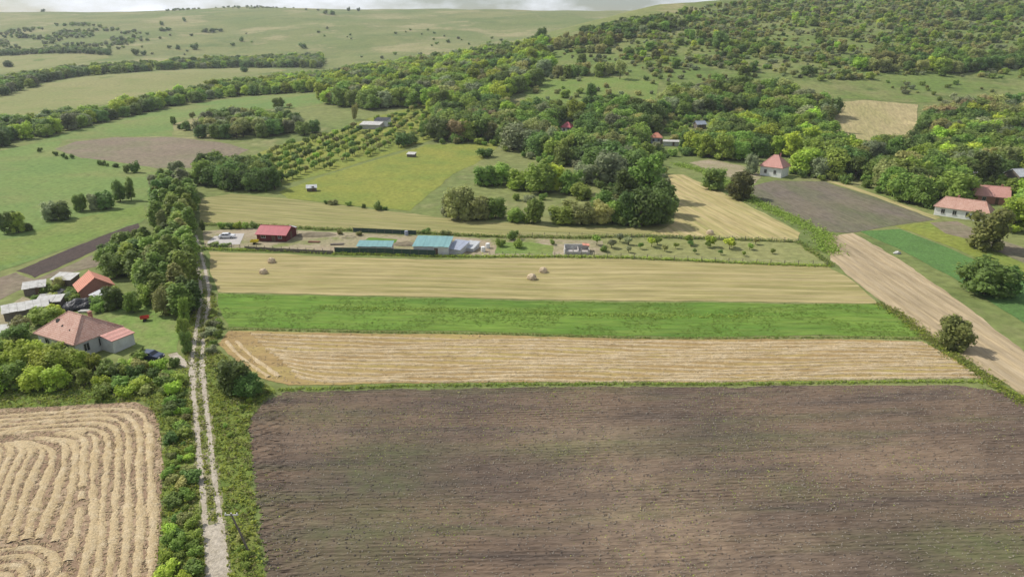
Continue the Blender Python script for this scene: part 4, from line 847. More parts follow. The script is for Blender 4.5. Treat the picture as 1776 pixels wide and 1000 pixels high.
edge_weeds('back_weeds', 'dark grass line behind the fenced yards', [(348, 390), (440, 391), (560, 398), (720, 404), (860, 411), (1000, 413), (1120, 410), (1250, 415), (1385, 420), (1440, 460)], 3000, .4, .18, .6, [LEAF['mid'], LEAF['dark'], LEAF['olive']])
edge_weeds('ditch_weeds', 'lush green ditch between the hay slope and the grey ploughed field', [(1175, 285), (1230, 300), (1300, 345), (1370, 378), (1425, 405), (1440, 440)], 2600, 1.5, .24, .5, [LEAF['mid'], LEAF['crop'], LEAF['mid']])
def chips(name, label, cat, pts, l, w, mat, lift=.05):
    k = len(pts); a = rng.uniform(0, 6.28, k); L_ = l * rng.uniform(.5, 1.5, k); W_ = w * rng.uniform(.6, 1.4, k)
    dx = np.column_stack([np.cos(a), np.sin(a)]); dy = np.column_stack([-np.sin(a), np.cos(a)]); v = []
    z = H(pts[:, 0], pts[:, 1]) + lift
    for sx, sy, dz in ((-1, -1, 0), (1, -1, 0), (1, 1, 0), (-1, 1, 0)):
        q = pts + dx * (sx * L_ / 2)[:, None] + dy * (sy * W_ / 2)[:, None]; v.append(np.column_stack([q, z + rng.uniform(0, .05, k)]))
    top = np.column_stack([pts, z + np.minimum(W_, .14)]); V = np.stack(v + [top], 1).reshape(-1, 3)
    b = np.arange(k) * 5; F = np.concatenate([np.column_stack([b, b + 1, b + 4]), np.column_stack([b + 1, b + 2, b + 4]), np.column_stack([b + 2, b + 3, b + 4]), np.column_stack([b + 3, b, b + 4])])
    tag(mesh_obj(name, pydata(name, V, F, mat)), label, cat, kind='stuff')
M['residue'] = plain('crop_residue', (.36, .31, .25), (.22, .19, .15), 3)
M['clod'] = plain('soil_clods', (.17, .135, .105), (.12, .095, .078), 3)
chips('crop_residue', 'pale stalk and stone specks littering the ploughed field', 'debris', rpts(PLp, 14000), .15, .08, M['residue'], .12)
chips('soil_clods', 'dark earth clods scattered over the ploughed field', 'soil', rpts(PLp, 6000), .16, .14, M['clod'], .1)
chips('loose_straw', 'loose straw littering the striped stubble field', 'straw', rpts(SBp, 18000), .45, .09, M['straw'], .06)
chips('scattered_straw', 'loose straw littering the golden stubble plot', 'straw', rpts(PLOTp, 1800), .4, .1, M['straw'], .06)

# ------------------------------------------------------------------ buildings
M['tile_old'] = tile_mat('old_clay_tiles', (.52, .315, .24), (.40, .205, .15), (.60, .43, .35))
M['tile_red'] = tile_mat('red_tiles', (.54, .27, .22), (.46, .22, .18), (.60, .37, .31))
M['tile_orange'] = tile_mat('orange_tiles', (.58, .23, .15), (.50, .20, .13), (.62, .32, .22))
M['hole'] = plain('dark_opening', (.03, .025, .022), rough=.9)
M['white'] = plain('limewash', (.80, .79, .76), (.68, .67, .63), 1.0)
M['grey_wall'] = plain('grey_render', (.60, .60, .595), (.46, .455, .44), .9)
M['redmetal'] = plain('red_sheet_metal', (.44, .10, .115), (.35, .08, .09), 1.5, rough=.45, streak=(1, .2, 1))
M['darkred'] = plain('dark_red_boards', (.15, .03, .03), (.09, .022, .022), 2)
M['teal'] = plain('teal_sheet_metal', (.20, .37, .36), (.15, .28, .285), 1.2, rough=.45, streak=(1, .2, 1))
M['zinc'] = plain('weathered_zinc', (.50, .52, .53), (.33, .33, .33), 1.4, rough=.5, streak=(1, .25, 1))
M['asbestos'] = plain('pale_cement_sheet', (.56, .55, .52), (.37, .355, .32), 1.3, rough=.9)
M['bluegrey'] = plain('blue_grey_sheet', (.33, .37, .45), (.26, .28, .33), 1, rough=.5)
M['tarp'] = plain('black_tarp', (.022, .023, .027), (.04, .04, .045), 2, rough=.5, bump=.6)
M['fence'] = plain('dark_green_fence_sheet', (.028, .06, .05), (.04, .075, .062), 1.2, rough=.55)
M['frame'] = plain('window_frame', (.55, .53, .5), rough=.6)
M['glass'], _nd, _lk, _b = newmat('window_glass'); _b.inputs['Base Color'].default_value = (.03, .035, .04, 1); _b.inputs['Roughness'].default_value = .08
M['door'] = plain('door_wood', (.16, .10, .06), rough=.6)
M['brick'] = plain('brick', (.38, .18, .13), (.30, .15, .11), 4)
M['rust'] = plain('rust', (.25, .12, .07), (.16, .08, .05), 3)

def house(name, label, px, rot, L, D, Hh, RH, roof, wall, hip=.5, gable=False, over=.4, win=(), doors=(), chim=(), cat='house', patches=(), z0=0, pos=None, group=None):
    p = pos or P(*px); o = empty(name, (p.x, p.y, p.z + z0), rot); tag(o, label, cat, group)
    a, b = L / 2, D / 2
    m = MB(); v = [(-a, -b, -.5), (a, -b, -.5), (a, b, -.5), (-a, b, -.5), (-a, -b, Hh), (a, -b, Hh), (a, b, Hh), (-a, b, Hh)]
    f = [(0, 1, 5, 4), (1, 2, 6, 5), (2, 3, 7, 6), (3, 0, 4, 7)]
    if gable: v += [(-a, 0, Hh + RH - .05), (a, 0, Hh + RH - .05)]; f[1] = (1, 2, 6, 9, 5); f[3] = (3, 0, 4, 8, 7); 
    m.add(v, f); m.build('wall', M[wall], o)
    A, B = a + over, b + over; dz = over * RH / (b + 1e-6); e = Hh - dz * .6; hx = A if gable else max(.05, A - B * hip * 2 if hip < 1 else .05)
    m = MB(); R0, R1 = (-hx, 0, Hh + RH), (hx, 0, Hh + RH); c = [(-A, -B, e), (A, -B, e), (A, B, e), (-A, B, e)]
    if gable: quads = [[c[0], c[1], R1, R0], [c[2], c[3], R0, R1]]
    else: quads = [[c[0], c[1], R1, R0], [c[1], c[2], R1], [c[2], c[3], R0, R1], [c[3], c[0], R0]]
    vt = c + [R0, R1]; vt2 = [(x, y, z - .13) for x, y, z in vt]
    if gable: ff = [(0, 1, 5, 4), (2, 3, 4, 5), (7, 6, 10, 11), (9, 8, 11, 10), (0, 6, 7, 1), (2, 8, 9, 3), (1, 7, 11, 5), (5, 11, 8, 2), (3, 9, 10, 4), (4, 10, 6, 0)]
    else: ff = [(0, 1, 5, 4), (1, 2, 5), (2, 3, 4, 5), (3, 0, 4), (7, 6, 10, 11), (8, 7, 11), (9, 8, 11, 10), (6, 9, 10), (0, 6, 7, 1), (1, 7, 8, 2), (2, 8, 9, 3), (3, 9, 6, 0)]
    m.add(vt + vt2, ff); rf = m.build('roof', M[roof], o)
    m = MB(); m.tube([R0, R1], [.11, .11], 6)
    if not gable:
        for cc_, rr_ in ((c[0], R0), (c[3], R0), (c[1], R1), (c[2], R1)): m.tube([cc_, rr_], [.1, .1], 6)
    m.build('ridge_cap', M[roof], rf)
    for (x, y, h) in chim:
        m = MB(); m.box((x, y, Hh + RH * .75 + h / 2 - .3), (.5, .5, h + RH * .5)); m.box((x, y, Hh + RH + h - .12), (.66, .66, .12)); m.build('chimney', M['brick'], rf)
    for (x, y, w, d) in patches:   # broken-tile holes on the front slope
        zf = lambda yy: e + (yy + B) / B * (Hh + RH - e) + .03
        m = MB(); r_ = random.Random(x)
        pts = [(x + w / 2 * math.cos(t) * r_.uniform(.6, 1.1), y + d / 2 * math.sin(t) * r_.uniform(.6, 1.1)) for t in np.linspace(0, 2 * math.pi, 9)[:-1]]
        m.slab([(q[0], q[1], zf(q[1])) for q in pts], .05); m.build('broken_tiles', M['hole'], rf)
    for (side, u, w, h, zb) in win:
        fx = {'front': (u, -b, 0), 'back': (u, b, 0), 'left': (-a, u, 1), 'right': (a, u, 1)}[side]; s = {'front': (0, -1), 'back': (0, 1), 'left': (-1, 0), 'right': (1, 0)}[side]
        m = MB(); dd = .09
        def bx(cx, cz, ww, hh, th, off):
            x, y = fx[0] + s[0] * off, fx[1] + s[1] * off
            if fx[2]: m.box((x, y + cx, cz), (th, ww, hh))
            else: m.box((x + cx, y, cz), (ww, th, hh))
        zc = zb + h / 2
        bx(0, zb - .05, w + .24, .1, dd * 1.8, .04); bx(0, zb + h + .05, w + .16, .1, dd, .03); bx(-w / 2 - .04, zc, .08, h, dd, .03); bx(w / 2 + .04, zc, .08, h, dd, .03); bx(0, zc, .06, h, dd * .7, .02)
        wo = m.build('window', M['frame'], o); m = MB(); bx(0, zc, w, h, .04, .012); m.build('pane', M['glass'], wo)
    for (side, u, w, h) in doors:
        x, y = {'front': (u, -b - .02), 'left': (-a - .02, u), 'right': (a + .02, u), 'back': (u, b + .02)}[side]
        m = MB(); m.box((x, y, h / 2), (w, .08, h) if side in ('front', 'back') else (.08, w, h)); dr = m.build('door', M['door'], o)
        m = MB(); m.box((x + (w * .35 if side in ('front', 'back') else 0) , y - (.07 if side == 'front' else 0), h * .5), (.05, .08, .05)); m.build('handle', M['zinc'], dr)
    return o

# the old tiled house beside the track
hA = house('tiled_house', 'old house with patched clay-tile hip roof and grey rendered walls', (143, 598), R(-27), 10.2, 8.0, 3.1, 2.9, 'tile_old', 'grey_wall', hip=.42, over=.45,
           win=[('front', -2.6, 1.0, 1.3, 1.0), ('front', 2.6, 1.0, 1.3, 1.0), ('right', -2.2, .9, 1.3, 1.0), ('right', .4, .9, 1.3, 1.0)], doors=[('front', 0, 1, 2.1), ('right', 2.4, .9, 2.0)], chim=[(1.8, 1.4, .2)], patches=[(-2.4, -1.7, 1.1, .8), (-.4, -2.3, .6, .5), (2.0, -2.6, .4, .3)])
m = MB(); m.slab([(5.3, 0.0, 2.95), (8.6, 0.0, 2.45), (8.6, 4.3, 2.45), (5.3, 4.3, 2.95)], .13); m.build('annex_roof', M['tile_red'], hA)
m = MB(); m.box((6.75, 2.15, .98), (3.3, 3.9, 2.86)); m.build('annex_wall', M['grey_wall'], hA)
house('tiled_shed', 'small ruined shed with a steep orange tiled roof among the junk', (166, 508), R(-50), 5.2, 6.0, 2.0, 2.2, 'tile_orange', 'brick', gable=True, win=[('front', -1.2, .8, .8, .9)], doors=[('front', 1.0, .8, 1.7)], cat='shed')
house('hip_roofed_house', 'small white house with a steep pink hip roof below the wood', (1342, 304), R(-42), 8.2, 7.0, 4.0, 3.8, 'tile_red', 'white', hip=.48, over=.5, win=[('front', -2, .9, 1.3, 1.2), ('front', 1.6, .9, 1.3, 1.2), ('left', 0, .9, 1.3, 1.2)], doors=[('left', 2.0, .9, 2)], chim=[(1.2, 1.0, .6)])
house('white_longhouse', 'long low white house with a faded red tiled roof', (1668, 376), R(-43), 13.5, 6.0, 2.9, 2.5, 'tile_old', 'white', hip=.3, over=.4, win=[('front', -4.5, .9, 1.2, .9), ('front', -1.5, .9, 1.2, .9), ('front', 1.8, .9, 1.2, .9), ('left', 0, .9, 1.2, .9)], doors=[('front', 4.2, 1, 2)], chim=[(-2, 1, .6)])
house('red_roofed_cottage', 'red-roofed cottage standing behind the long white house', (1716, 350), R(-28), 9.0, 6.5, 2.6, 2.6, 'tile_red', 'brick', gable=True, win=[('front', -2, .9, 1.1, .9), ('left', 0, .9, 1.1, .9)], doors=[('front', 1.5, .9, 2)], chim=[(2.5, 1.0, .5)])
house('grey_roofed_barn', 'barn with a grey sheet roof at the wood edge behind the cottage', (1772, 318), R(8), 9.5, 7, 3.4, 2.0, 'zinc', 'wood', gable=True, doors=[('front', -1.5, 2.2, 2.4)], cat='barn')
house('red_roofed_hut', 'little house with a bright red metal roof buried among village trees', (984, 230), R(-25), 4.8, 4.2, 3.0, 2.2, 'redmetal', 'white', hip=.45, win=[('front', -1, .8, 1.1, 1.2), ('front', 1.2, .8, 1.1, 1.2)])
house('tiled_cottage', 'small cottage with an orange tiled roof at the village wood edge', (1138, 248), R(-10), 4.8, 4.4, 3.0, 1.9, 'tile_orange', 'bluegrey', hip=.45, win=[('front', -1.4, .9, 1.2, 1.1), ('front', 1.0, .9, 1.2, 1.1)], doors=[('front', 2.2, .8, 2)])
house('low_white_shed', 'low shed with a pale flat sheet roof beside the orange-tiled cottage', (1164, 252), R(-12), 7, 3.2, 2.0, .5, 'asbestos', 'grey_wall', gable=True, cat='shed', doors=[('front', 1, .9, 1.8)])
house('hillside_barn', 'dark slate-roofed barn in the hillside yard', (1213, 222), R(15), 5.0, 4.2, 2.2, 1.5, 'bluegrey', 'wood', gable=True, cat='barn', doors=[('front', 0, 2, 2.2)])
house('red_metal_shed', 'dark boarded shed with a bright red metal roof in the yard', (481, 413), R(-8), 8.0, 6.4, 2.0, 1.5, 'redmetal', 'darkred', gable=True, over=.35, win=[('front', -2.2, 1.1, .9, 1.0), ('front', 2.4, .9, .9, 1.0)], doors=[('front', .6, 1.0, 2.0), ('right', 0, 1, 2)], cat='shed')
m = MB(); p = P(506, 408); o = empty('side_shelter', (p.x, p.y, p.z), R(-8)); tag(o, 'small grey lean-to beside the red-roofed shed', 'shed')
m.slab([(-1.0, -1.6, 2.4), (1.0, -1.6, 2.0), (1.0, 1.6, 2.0), (-1.0, 1.6, 2.4)], .06); m.build('roof', M['zinc'], o)
for sx in (-.9, .9):
    for sy in (-1.5, 1.5): MB().box((sx, sy, .95), (.1, .1, 2.1)).build('post', M['wood'], o)
def leanto(name, label, px, rot, L, D, h0, h1_, roof, wall, cat='shed', door=True, sheets=0):
    """mono-pitch shed: the roof made of single sheets"""
    p = P(*px); o = empty(name, p, rot); tag(o, label, cat); a, b = L / 2, D / 2
    m = MB(); m.add([(-a, -b, -.4), (a, -b, -.4), (a, b, -.4), (-a, b, -.4), (-a, -b, h0), (a, -b, h0), (a, b, h1_), (-a, b, h1_)], [(0, 1, 5, 4), (1, 2, 6, 5), (2, 3, 7, 6), (3, 0, 4, 7), (4, 5, 6, 7)]); m.build('wall', M[wall], o)
    n = sheets or max(2, int(L / 1.1)); sl_ = (h1_ - h0) / D
    for i in range(n):
        x0 = -a - .25 + (L + .5) * i / n; x1 = -a - .25 + (L + .5) * (i + 1) / n - .03; dz = .05 + .025 * (i % 2) + random.uniform(0, .02); ov = .3 + random.uniform(0, .15)
        m = MB(); m.slab([(x0, -b - ov, h0 - sl_ * ov + dz), (x1, -b - ov, h0 - sl_ * ov + dz), (x1, b + .25, h1_ + sl_ * .25 + dz), (x0, b + .25, h1_ + sl_ * .25 + dz)], .04); m.build('roof_sheet', M[roof], o)
    if door: MB().box((a * .3, -b - .03, .9), (.9, .07, 1.8)).build('door', M['door'], o)
    return o
leanto('teal_roofed_shed', 'large shed with a teal sheet-metal roof in the fenced yard', (752, 436), R(-5), 8.6, 6.4, 2.3, 3.0, 'teal', 'grey_wall')
leanto('low_teal_shed', 'long low teal-roofed shed behind the dark green fence', (652, 434), R(-3), 8.4, 2.8, 1.5, 2.0, 'teal', 'asbestos', door=False)
leanto('sheet_shelter', 'blue-grey sheet lean-to against the side of the large teal-roofed shed', (795, 436), R(-22), 3.6, 5.4, 1.4, 2.1, 'bluegrey', 'grey_wall', door=False)
leanto('open_shelter', 'low shelter with a pale blue-grey sheet roof between the teal-roofed shed and white drums', (818, 432), R(-20), 2.6, 4.2, .9, 1.5, 'zinc', 'grey_wall', door=False)
leanto('long_sheet_shed', 'long low shed with pale cement sheets behind the hedge of the old house', (48, 546), R(35), 7.2, 3.0, 1.7, 2.2, 'asbestos', 'wood')
leanto('white_sheet_shed', 'small shed with bright white sheets beside the black tarpaulin heap', (90, 532), R(14), 4.2, 2.4, 1.6, 2.0, 'asbestos', 'wood', door=False)
leanto('grey_sheet_shed', 'grey sheet-roofed shed at the back corner of the junk yard', (63, 508), R(28), 3.8, 2.6, 1.7, 2.2, 'asbestos', 'wood')
leanto('broken_shed', 'half-collapsed shed with mossy grey sheets behind the orange-tiled shed', (116, 492), R(-6), 4.4, 2.8, 1.5, 2.0, 'asbestos', 'wood', door=False)
leanto('small_zinc_shed', 'small zinc-roofed shed between the tiled shed and the dark garden tree', (176, 522), R(-30), 2.4, 2.4, 1.6, 2.0, 'zinc', 'grey_wall')
leanto('garden_hut', 'small white-roofed hut at the end of the hedge behind the tiled house', (14, 586), R(10), 2.8, 2.2, 1.7, 2.1, 'asbestos', 'wood')
leanto('ruined_outbuilding', 'pale ruined outbuilding beside the orchard top', (645, 222), R(-10), 11, 6, 2.0, 3.0, 'asbestos', 'concrete', door=False)
leanto('dark_roofed_cabin', 'dark-roofed cabin behind the pale ruined outbuilding', (664, 218), R(-15), 7.5, 5, 3.0, 4.0, 'tarp', 'white', door=True)
leanto('field_hut', 'tiny weathered hut on the grass below the orchard', (541, 331), R(15), 3.2, 2.4, 1.3, 1.8, 'zinc', 'wood')
leanto('field_shelter', 'small white-roofed shelter on the yellow-green slope', (714, 272), R(-15), 3.4, 2.2, 1.3, 1.8, 'asbestos', 'wood', door=False)

def unfinished():
    p = P(1000, 437); o = empty('unfinished_building', p, R(-2), (.66, .66, .6)); tag(o, 'unfinished grey block building without a roof in the yard', 'building')
    m = MB(); m.box((0, 0, .04), (9.6, 6.2, .5)); m.build('floor_slab', M['concrete'], o)
    for (x, y, w, d, h) in [(0, -2.9, 9.2, .25, .9), (0, 2.9, 9.2, .25, 2.2), (-4.5, 0, .25, 5.5, 1.8), (4.5, 0, .25, 5.5, 1.6), (.5, 0, .25, 5.5, 1.4)]: MB().box((x, y, h / 2 + .29), (w, d, h)).build('wall', M['concrete' if h < 1.7 else 'asbestos'], o)
    for x in (-4.2, -1.5, 1.6, 4.2): MB().box((x, -3.2, 1.4), (.3, .3, 2.3)).build('pillar', M['concrete'], o)
    m = MB(); m.slab([(2.2, .4, 2.9), (4.9, .4, 2.6), (4.9, 3.3, 2.6), (2.2, 3.3, 2.9)], .08); m.build('roof_sheet', M['tile_orange'], o)
unfinished()
# concrete forecourt
o = drape('concrete_pad', PP([(360, 420), (372, 410), (400, 406), (424, 405), (416, 424), (360, 426)]), M['concrete'], .1, 3, .05, 2, 'pale concrete forecourt at the yard entrance', 'paving')

# ------------------------------------------------------------------ fences
def panel_fence(name, label, a, b, h, pw, mat):
    A, B = P(*a), P(*b); d = (B - A); d.z = 0; L = d.length; n = max(1, int(L / pw)); rz = math.atan2(d.y, d.x); o = empty(name, A, rz); tag(o, label, 'fence')
    pm = None
    for i in range(n):
        x = L * (i + .5) / n; w = A.lerp(B, (i + .5) / n); z = h1(w.x, w.y) - A.z
        if pm is None:
            m = MB(); m.box((0, 0, h / 2 + .08), (L / n - .12, .05, h - .1))
            for k in range(5): m.box(((k - 2) * L / n / 5.4, -.035, h / 2 + .08), (.05, .03, h - .16))
            c = m.build('panel', M[mat], o); pm = c.data; c.location = (x, 0, z); pp = None
        else: c = mesh_obj('panel', pm, o); c.location = (x, 0, z)
    m = MB(); m.box((0, 0, h / 2), (.09, .09, h + .3)); pme = None
    for i in range(n + 1):
        w = A.lerp(B, i / n); z = h1(w.x, w.y) - A.z
        if pme is None: c = m.build('post', M['wood'], o); pme = c.data
        else: c = mesh_obj('post', pme, o)
        c.location = (L * i / n, 0, z)
panel_fence('panel_fence', 'dark green sheet fence between the teal-roofed sheds and the mown strip', (581, 440), (756, 445), 1.6, 2.0, 'fence')
panel_fence('panel_fence', 'dark green sheet fence between the yard and the hay strip behind', (613, 403), (722, 408), 1.3, 2.0, 'fence')
panel_fence('panel_fence', 'dark green sheet fence behind the junk yard trees', (190, 478), (240, 480), 1.5, 2.0, 'fence')
def wire_fence(label, path, n_posts, h):
    W = [P(*p) for p in path]; A = W[0]; o = empty('wire_fence', A); tag(o, label, 'fence')
    ln = [0]
    for q, w in zip(W[:-1], W[1:]): ln.append(ln[-1] + (w - q).length)
    tops = []; pme = None
    for i in range(n_posts):
        s = ln[-1] * i / (n_posts - 1); k = max(j for j in range(len(ln)) if ln[j] <= s + 1e-6); k = min(k, len(W) - 2)
        w = W[k].lerp(W[k + 1], (s - ln[k]) / (ln[k + 1] - ln[k])); w.z = h1(w.x, w.y); loc = w - A
        if pme is None: c = MB().box((0, 0, h / 2 - .1), (.11, .11, h + .2)).build('post', M['wood'], o); pme = c.data
        else: c = mesh_obj('post', pme, o)
        c.location = loc; c.rotation_euler = (random.uniform(-.06, .06), random.uniform(-.06, .06), 0); tops.append(loc)
    for hh in (.35, .75, 1.15):
        m = MB(); m.tube([t + Vector((0, 0, hh)) for t in tops], [.012] * len(tops), 4); m.build('wire', M['zinc'], o)
wire_fence('post and wire fence along the front of the red-roofed shed yard', [(358, 431), (440, 434), (575, 441)], 16, 1.4)
wire_fence('post and wire fence along the front of the young fruit strip', [(850, 444), (1060, 447), (1240, 455), (1434, 462)], 26, 1.3)
wire_fence('post and wire fence behind the young fruit strip', [(880, 412), (1060, 412), (1250, 416), (1384, 421)], 24, 1.3)

panel_fence('board_fence', 'low weathered board fence in front of the red-roofed shed yard', (425, 433), (578, 441), .9, 2.4, 'wood')
def mound(label, px, a, b, h, mat, seed):
    p = P(*px); n = 18; v = []; f = []
    for i in range(n):
        for j in range(n):
            x = (i / (n - 1) - .5) * 2; y = (j / (n - 1) - .5) * 2; q = max(0, 1 - x * x - y * y); nz = mnoise.noise(Vector((x * 2.5, y * 2.5, seed)))
            v.append((x * a, y * b, h * q ** .8 * (1 + .5 * nz) - .12))
    for i in range(n - 1):
        for j in range(n - 1): f.append((i * n + j, (i + 1) * n + j, (i + 1) * n + j + 1, i * n + j + 1))
    o = mesh_obj('earth_mound', pydata('earth_mound', v, f, M[mat], True)); o.location = p; tag(o, label, 'mound')
mound('long low mound of bare earth beside the red-roofed shed', (548, 408), 6, 2.2, .9, 'fallow', 1)
mound('small heap of sand beside the board stacks', (603, 412), 2.6, 1.4, .7, 'yard', 2)
mound('heap of brown soil beside the large teal-roofed shed', (703, 424), 4, 2.2, .8, 'fallow', 3)
field('garden_bed', 'green vegetable bed behind the low teal-roofed shed', [(630, 420), (640, 412), (690, 415), (684, 423)], 'green', .06, 2, .2, cat='garden bed')
field('garden_bed', 'green grass patch between the white drums and the unfinished building', [(858, 440), (862, 420), (920, 420), (960, 426), (958, 441)], 'belt', .06, 2, .3, cat='garden bed')
# ------------------------------------------------------------------ hay piles
def hay(px, label, s=1.0, seed=0):
    p = P(*px); r = np.random.default_rng(seed); v, f = ico(3)
    v = v.copy(); v[:, 2] = np.maximum(v[:, 2], -.35); k = 1 + .05 * r.normal(size=len(v)); ang = np.array([mnoise.noise(Vector(a) * 2 + Vector((seed, 0, 0))) for a in v.tolist()])
    v *= (k * (1 + .14 * ang))[:, None]; v *= np.array([1.05, .95, 1.0]) * s
    v[:, 2] += .33 * s; o = empty('hay_pile', (p.x, p.y, p.z), r.uniform(0, 6)); tag(o, label, 'hay pile')
    me = pydata('stack', v, f, M['straw_pile']); mesh_obj('stack', me, o)
    n = 500; d = unit(n, r); d[:, 2] = np.abs(d[:, 2]); c = d * s * np.array([1.05, .98, 1.0]); c[:, 2] += .3 * s
    q = leafquads(c, d * .5 + unit(n, r) * .5, s * .12 * r.uniform(.6, 1.6, n), r)
    me = pydata('loose_hay', q, np.arange(4 * n).reshape(-1, 4), M['straw_pile']); x = mesh_obj('loose_hay', me, o)
hay((471, 455), 'round hay pile on the mown strip, close to the yard fence', .92, 1)
hay((457, 474), 'round hay pile on the mown strip, closer to the bright green strip', .88, 2)
hay((942, 472), 'pale hay pile on the mown strip near the unfinished building', .9, 3)
hay((922, 484), 'wide low hay pile in the middle of the mown strip', 1.0, 4)
hay((1231, 406), 'small pale hay pile on the dry hay slope', .95, 5)
def stone():
    p = P(1556, 440); v, f = ico(2); r = np.random.default_rng(3); v = v * (1 + .15 * r.normal(size=(len(v), 1))) * np.array([.9, .6, .5]); v[:, 2] += .2
    o = mesh_obj('plastic_sheet_heap', pydata('plastic_sheet_heap', v, f, M['asbestos'])); o.location = p; tag(o, 'small whitish heap lying beside the emerald crop strip', 'heap')
stone()

# ------------------------------------------------------------------ cars, cart, junk, poles
def paint(name, c):
    m, nd, lk, b = newmat(name); b.inputs['Base Color'].default_value = (*c, 1); b.inputs['Roughness'].default_value = .3; b.inputs['Coat Weight'].default_value = .4; return m
M['rubber'] = plain('rubber', (.02, .02, .02), rough=.9); M['lamp'] = plain('lamp_glass', (.7, .7, .68), rough=.2); M['tail'] = plain('tail_lamp', (.35, .02, .02), rough=.3)
def car(label, px, rot, col):
    p = P(*px); o = empty('car', p, rot); tag(o, label, 'car'); pm = paint('car_paint', col)
    prof = [(-2.05, .35), (-2.1, .75), (-1.95, .95), (-1.55, 1.0), (-1.1, 1.42), (.45, 1.45), (1.05, 1.02), (1.9, .88), (2.1, .65), (2.08, .32)]
    m = MB(); n = len(prof); ws = [(.80, 0), (.86, 1)]
    def halfw(z): return .86 if z < 1.0 else .86 - (z - 1.0) * .42
    v = [(x, -halfw(z), z) for x, z in prof] + [(x, halfw(z), z) for x, z in prof]
    f = [tuple(range(n)), tuple(range(2 * n - 1, n - 1, -1))] + [(i, n + i, n + (i + 1) % n, (i + 1) % n) for i in range(n)]
    m.add(v, f); m.build('body', pm, o, bevel=.05)
    for s in (-1, 1):
        y = s * (halfw(1.2) + .03)
        for pts in ([(-1.25, 1.05), (-.95, 1.36), (-.3, 1.38), (-.3, 1.05)], [(-.22, 1.05), (-.22, 1.38), (.4, 1.38), (.85, 1.05)]):
            m = MB(); m.add([(x, s * (halfw(z) + .012), z) for x, z in pts] + [(x, s * (halfw(z) - .03), z) for x, z in pts], [(0, 1, 2, 3), (7, 6, 5, 4), (0, 4, 5, 1), (1, 5, 6, 2), (2, 6, 7, 3), (3, 7, 4, 0)]); m.build('side_window', M['glass'], o)
    for nm, (xa, za), (xb, zb) in (('windscreen', (.53, 1.40), (.98, 1.07)), ('rear_window', (-1.17, 1.37), (-1.5, 1.06))):
        sx = .02 if xb > 0 else -.02; m = MB(); w0, w1 = .60, .74
        m.add([(xa + sx, -w0, za + .02), (xa + sx, w0, za + .02), (xb + sx, w1, zb + .02), (xb + sx, -w1, zb + .02), (xa - sx, -w0, za - .02), (xa - sx, w0, za - .02), (xb - sx, w1, zb - .02), (xb - sx, -w1, zb - .02)], [(0, 1, 2, 3), (7, 6, 5, 4), (0, 4, 5, 1), (1, 5, 6, 2), (2, 6, 7, 3), (3, 7, 4, 0)]); m.build(nm, M['glass'], o)
    for sx in (-1.3, 1.3):
        for sy in (-.84, .84):
            wh = empty('wheel', (0, 0, 0)); bpy.data.objects.remove(wh)
            m = MB(); m.tube([(sx, sy - .1, .31), (sx, sy + .1, .31)], [.31, .31], 16); w = m.build('wheel', M['rubber'], o)
            m = MB(); m.tube([(sx, sy - .115, .31), (sx, sy + .115, .31)], [.18, .18], 12); m.build('rim', M['zinc'], w)
    for sy in (-.6, .6):
        MB().box((2.08, sy, .68), (.08, .34, .15)).build('headlight', M['lamp'], o); MB().box((-2.09, sy, .78), (.07, .28, .18)).build('tail_light', M['tail'], o)
car('dark blue car parked among bushes beside the old tiled house', (262, 622), R(-12), (.035, .05, .09))
car('white car parked on the pale concrete forecourt', (394, 413), R(8), (.72, .72, .72))
def cart():
    p = P(252, 556); o = empty('garden_cart', p, R(20)); tag(o, 'small red two-wheeled cart on the lawn', 'cart'); rm = paint('red_paint', (.45, .04, .03))
    m = MB(); m.box((0, 0, .55), (1.5, .9, .08)); [m.box((0, s * .43, .75), (1.5, .05, .35)) for s in (-1, 1)]; [m.box((s * .73, 0, .75), (.05, .82, .35)) for s in (-1, 1)]; m.build('tray', rm, o)
    for s in (-.55, .55): MB().tube([(0, s - .05, .3), (0, s + .05, .3)], [.3, .3], 14).build('wheel', M['rubber'], o)
    for s in (-.3, .3): MB().tube([(.7, s, .55), (1.5, s, .8)], [.03, .03], 6).build('handle', M['rust'], o)
cart()
def tarp():
    p = P(140, 532); o = mesh_obj('tarpaulin_heap', None) if False else None
    n = 26; v = []; f = []
    for i in range(n):
        for j in range(n):
            x = (i / (n - 1) - .5) * 6.0; y = (j / (n - 1) - .5) * 4.6; rr_ = math.hypot(x / 3.1, y / 2.4); b = max(0, 1 - rr_ ** 2)
            z = 1.7 * b ** .6 * (1 + .4 * mnoise.noise(Vector((x * .7, y * .7, 2)))) + .28 * abs(mnoise.noise(Vector((x * 1.6, y * 1.6, 5)))) * (b > 0) ; v.append((x * (1 + .06 * mnoise.noise(Vector((x, y, 8)))), y, z - .05 - (.2 if b == 0 else 0)))
    for i in range(n - 1):
        for j in range(n - 1): f.append((i * n + j, (i + 1) * n + j, (i + 1) * n + j + 1, i * n + j + 1))
    o = mesh_obj('tarpaulin_heap', pydata('tarpaulin_heap', v, f, M['tarp'])); o.location = p; o.rotation_euler = (0, 0, .3); tag(o, 'crumpled black tarpaulin heap between the junk-yard sheds', 'tarpaulin')
tarp()
def drum(name, label, px, h, r_, mat, cat, group=None):
    p = P(*px); o = empty(name, p); tag(o, label, cat, group); m = MB(); m.tube([(0, 0, 0), (0, 0, h * .33), (0, 0, h * .34), (0, 0, h * .66), (0, 0, h * .67), (0, 0, h)], [r_, r_, r_ * 1.05, r_ * 1.05, r_, r_], 14); m.build('barrel', M[mat], o)
    m = MB(); m.tube([(0, 0, h), (0, 0, h + .05)], [r_ * .9, r_ * .86], 14); m.build('lid', M[mat], o)
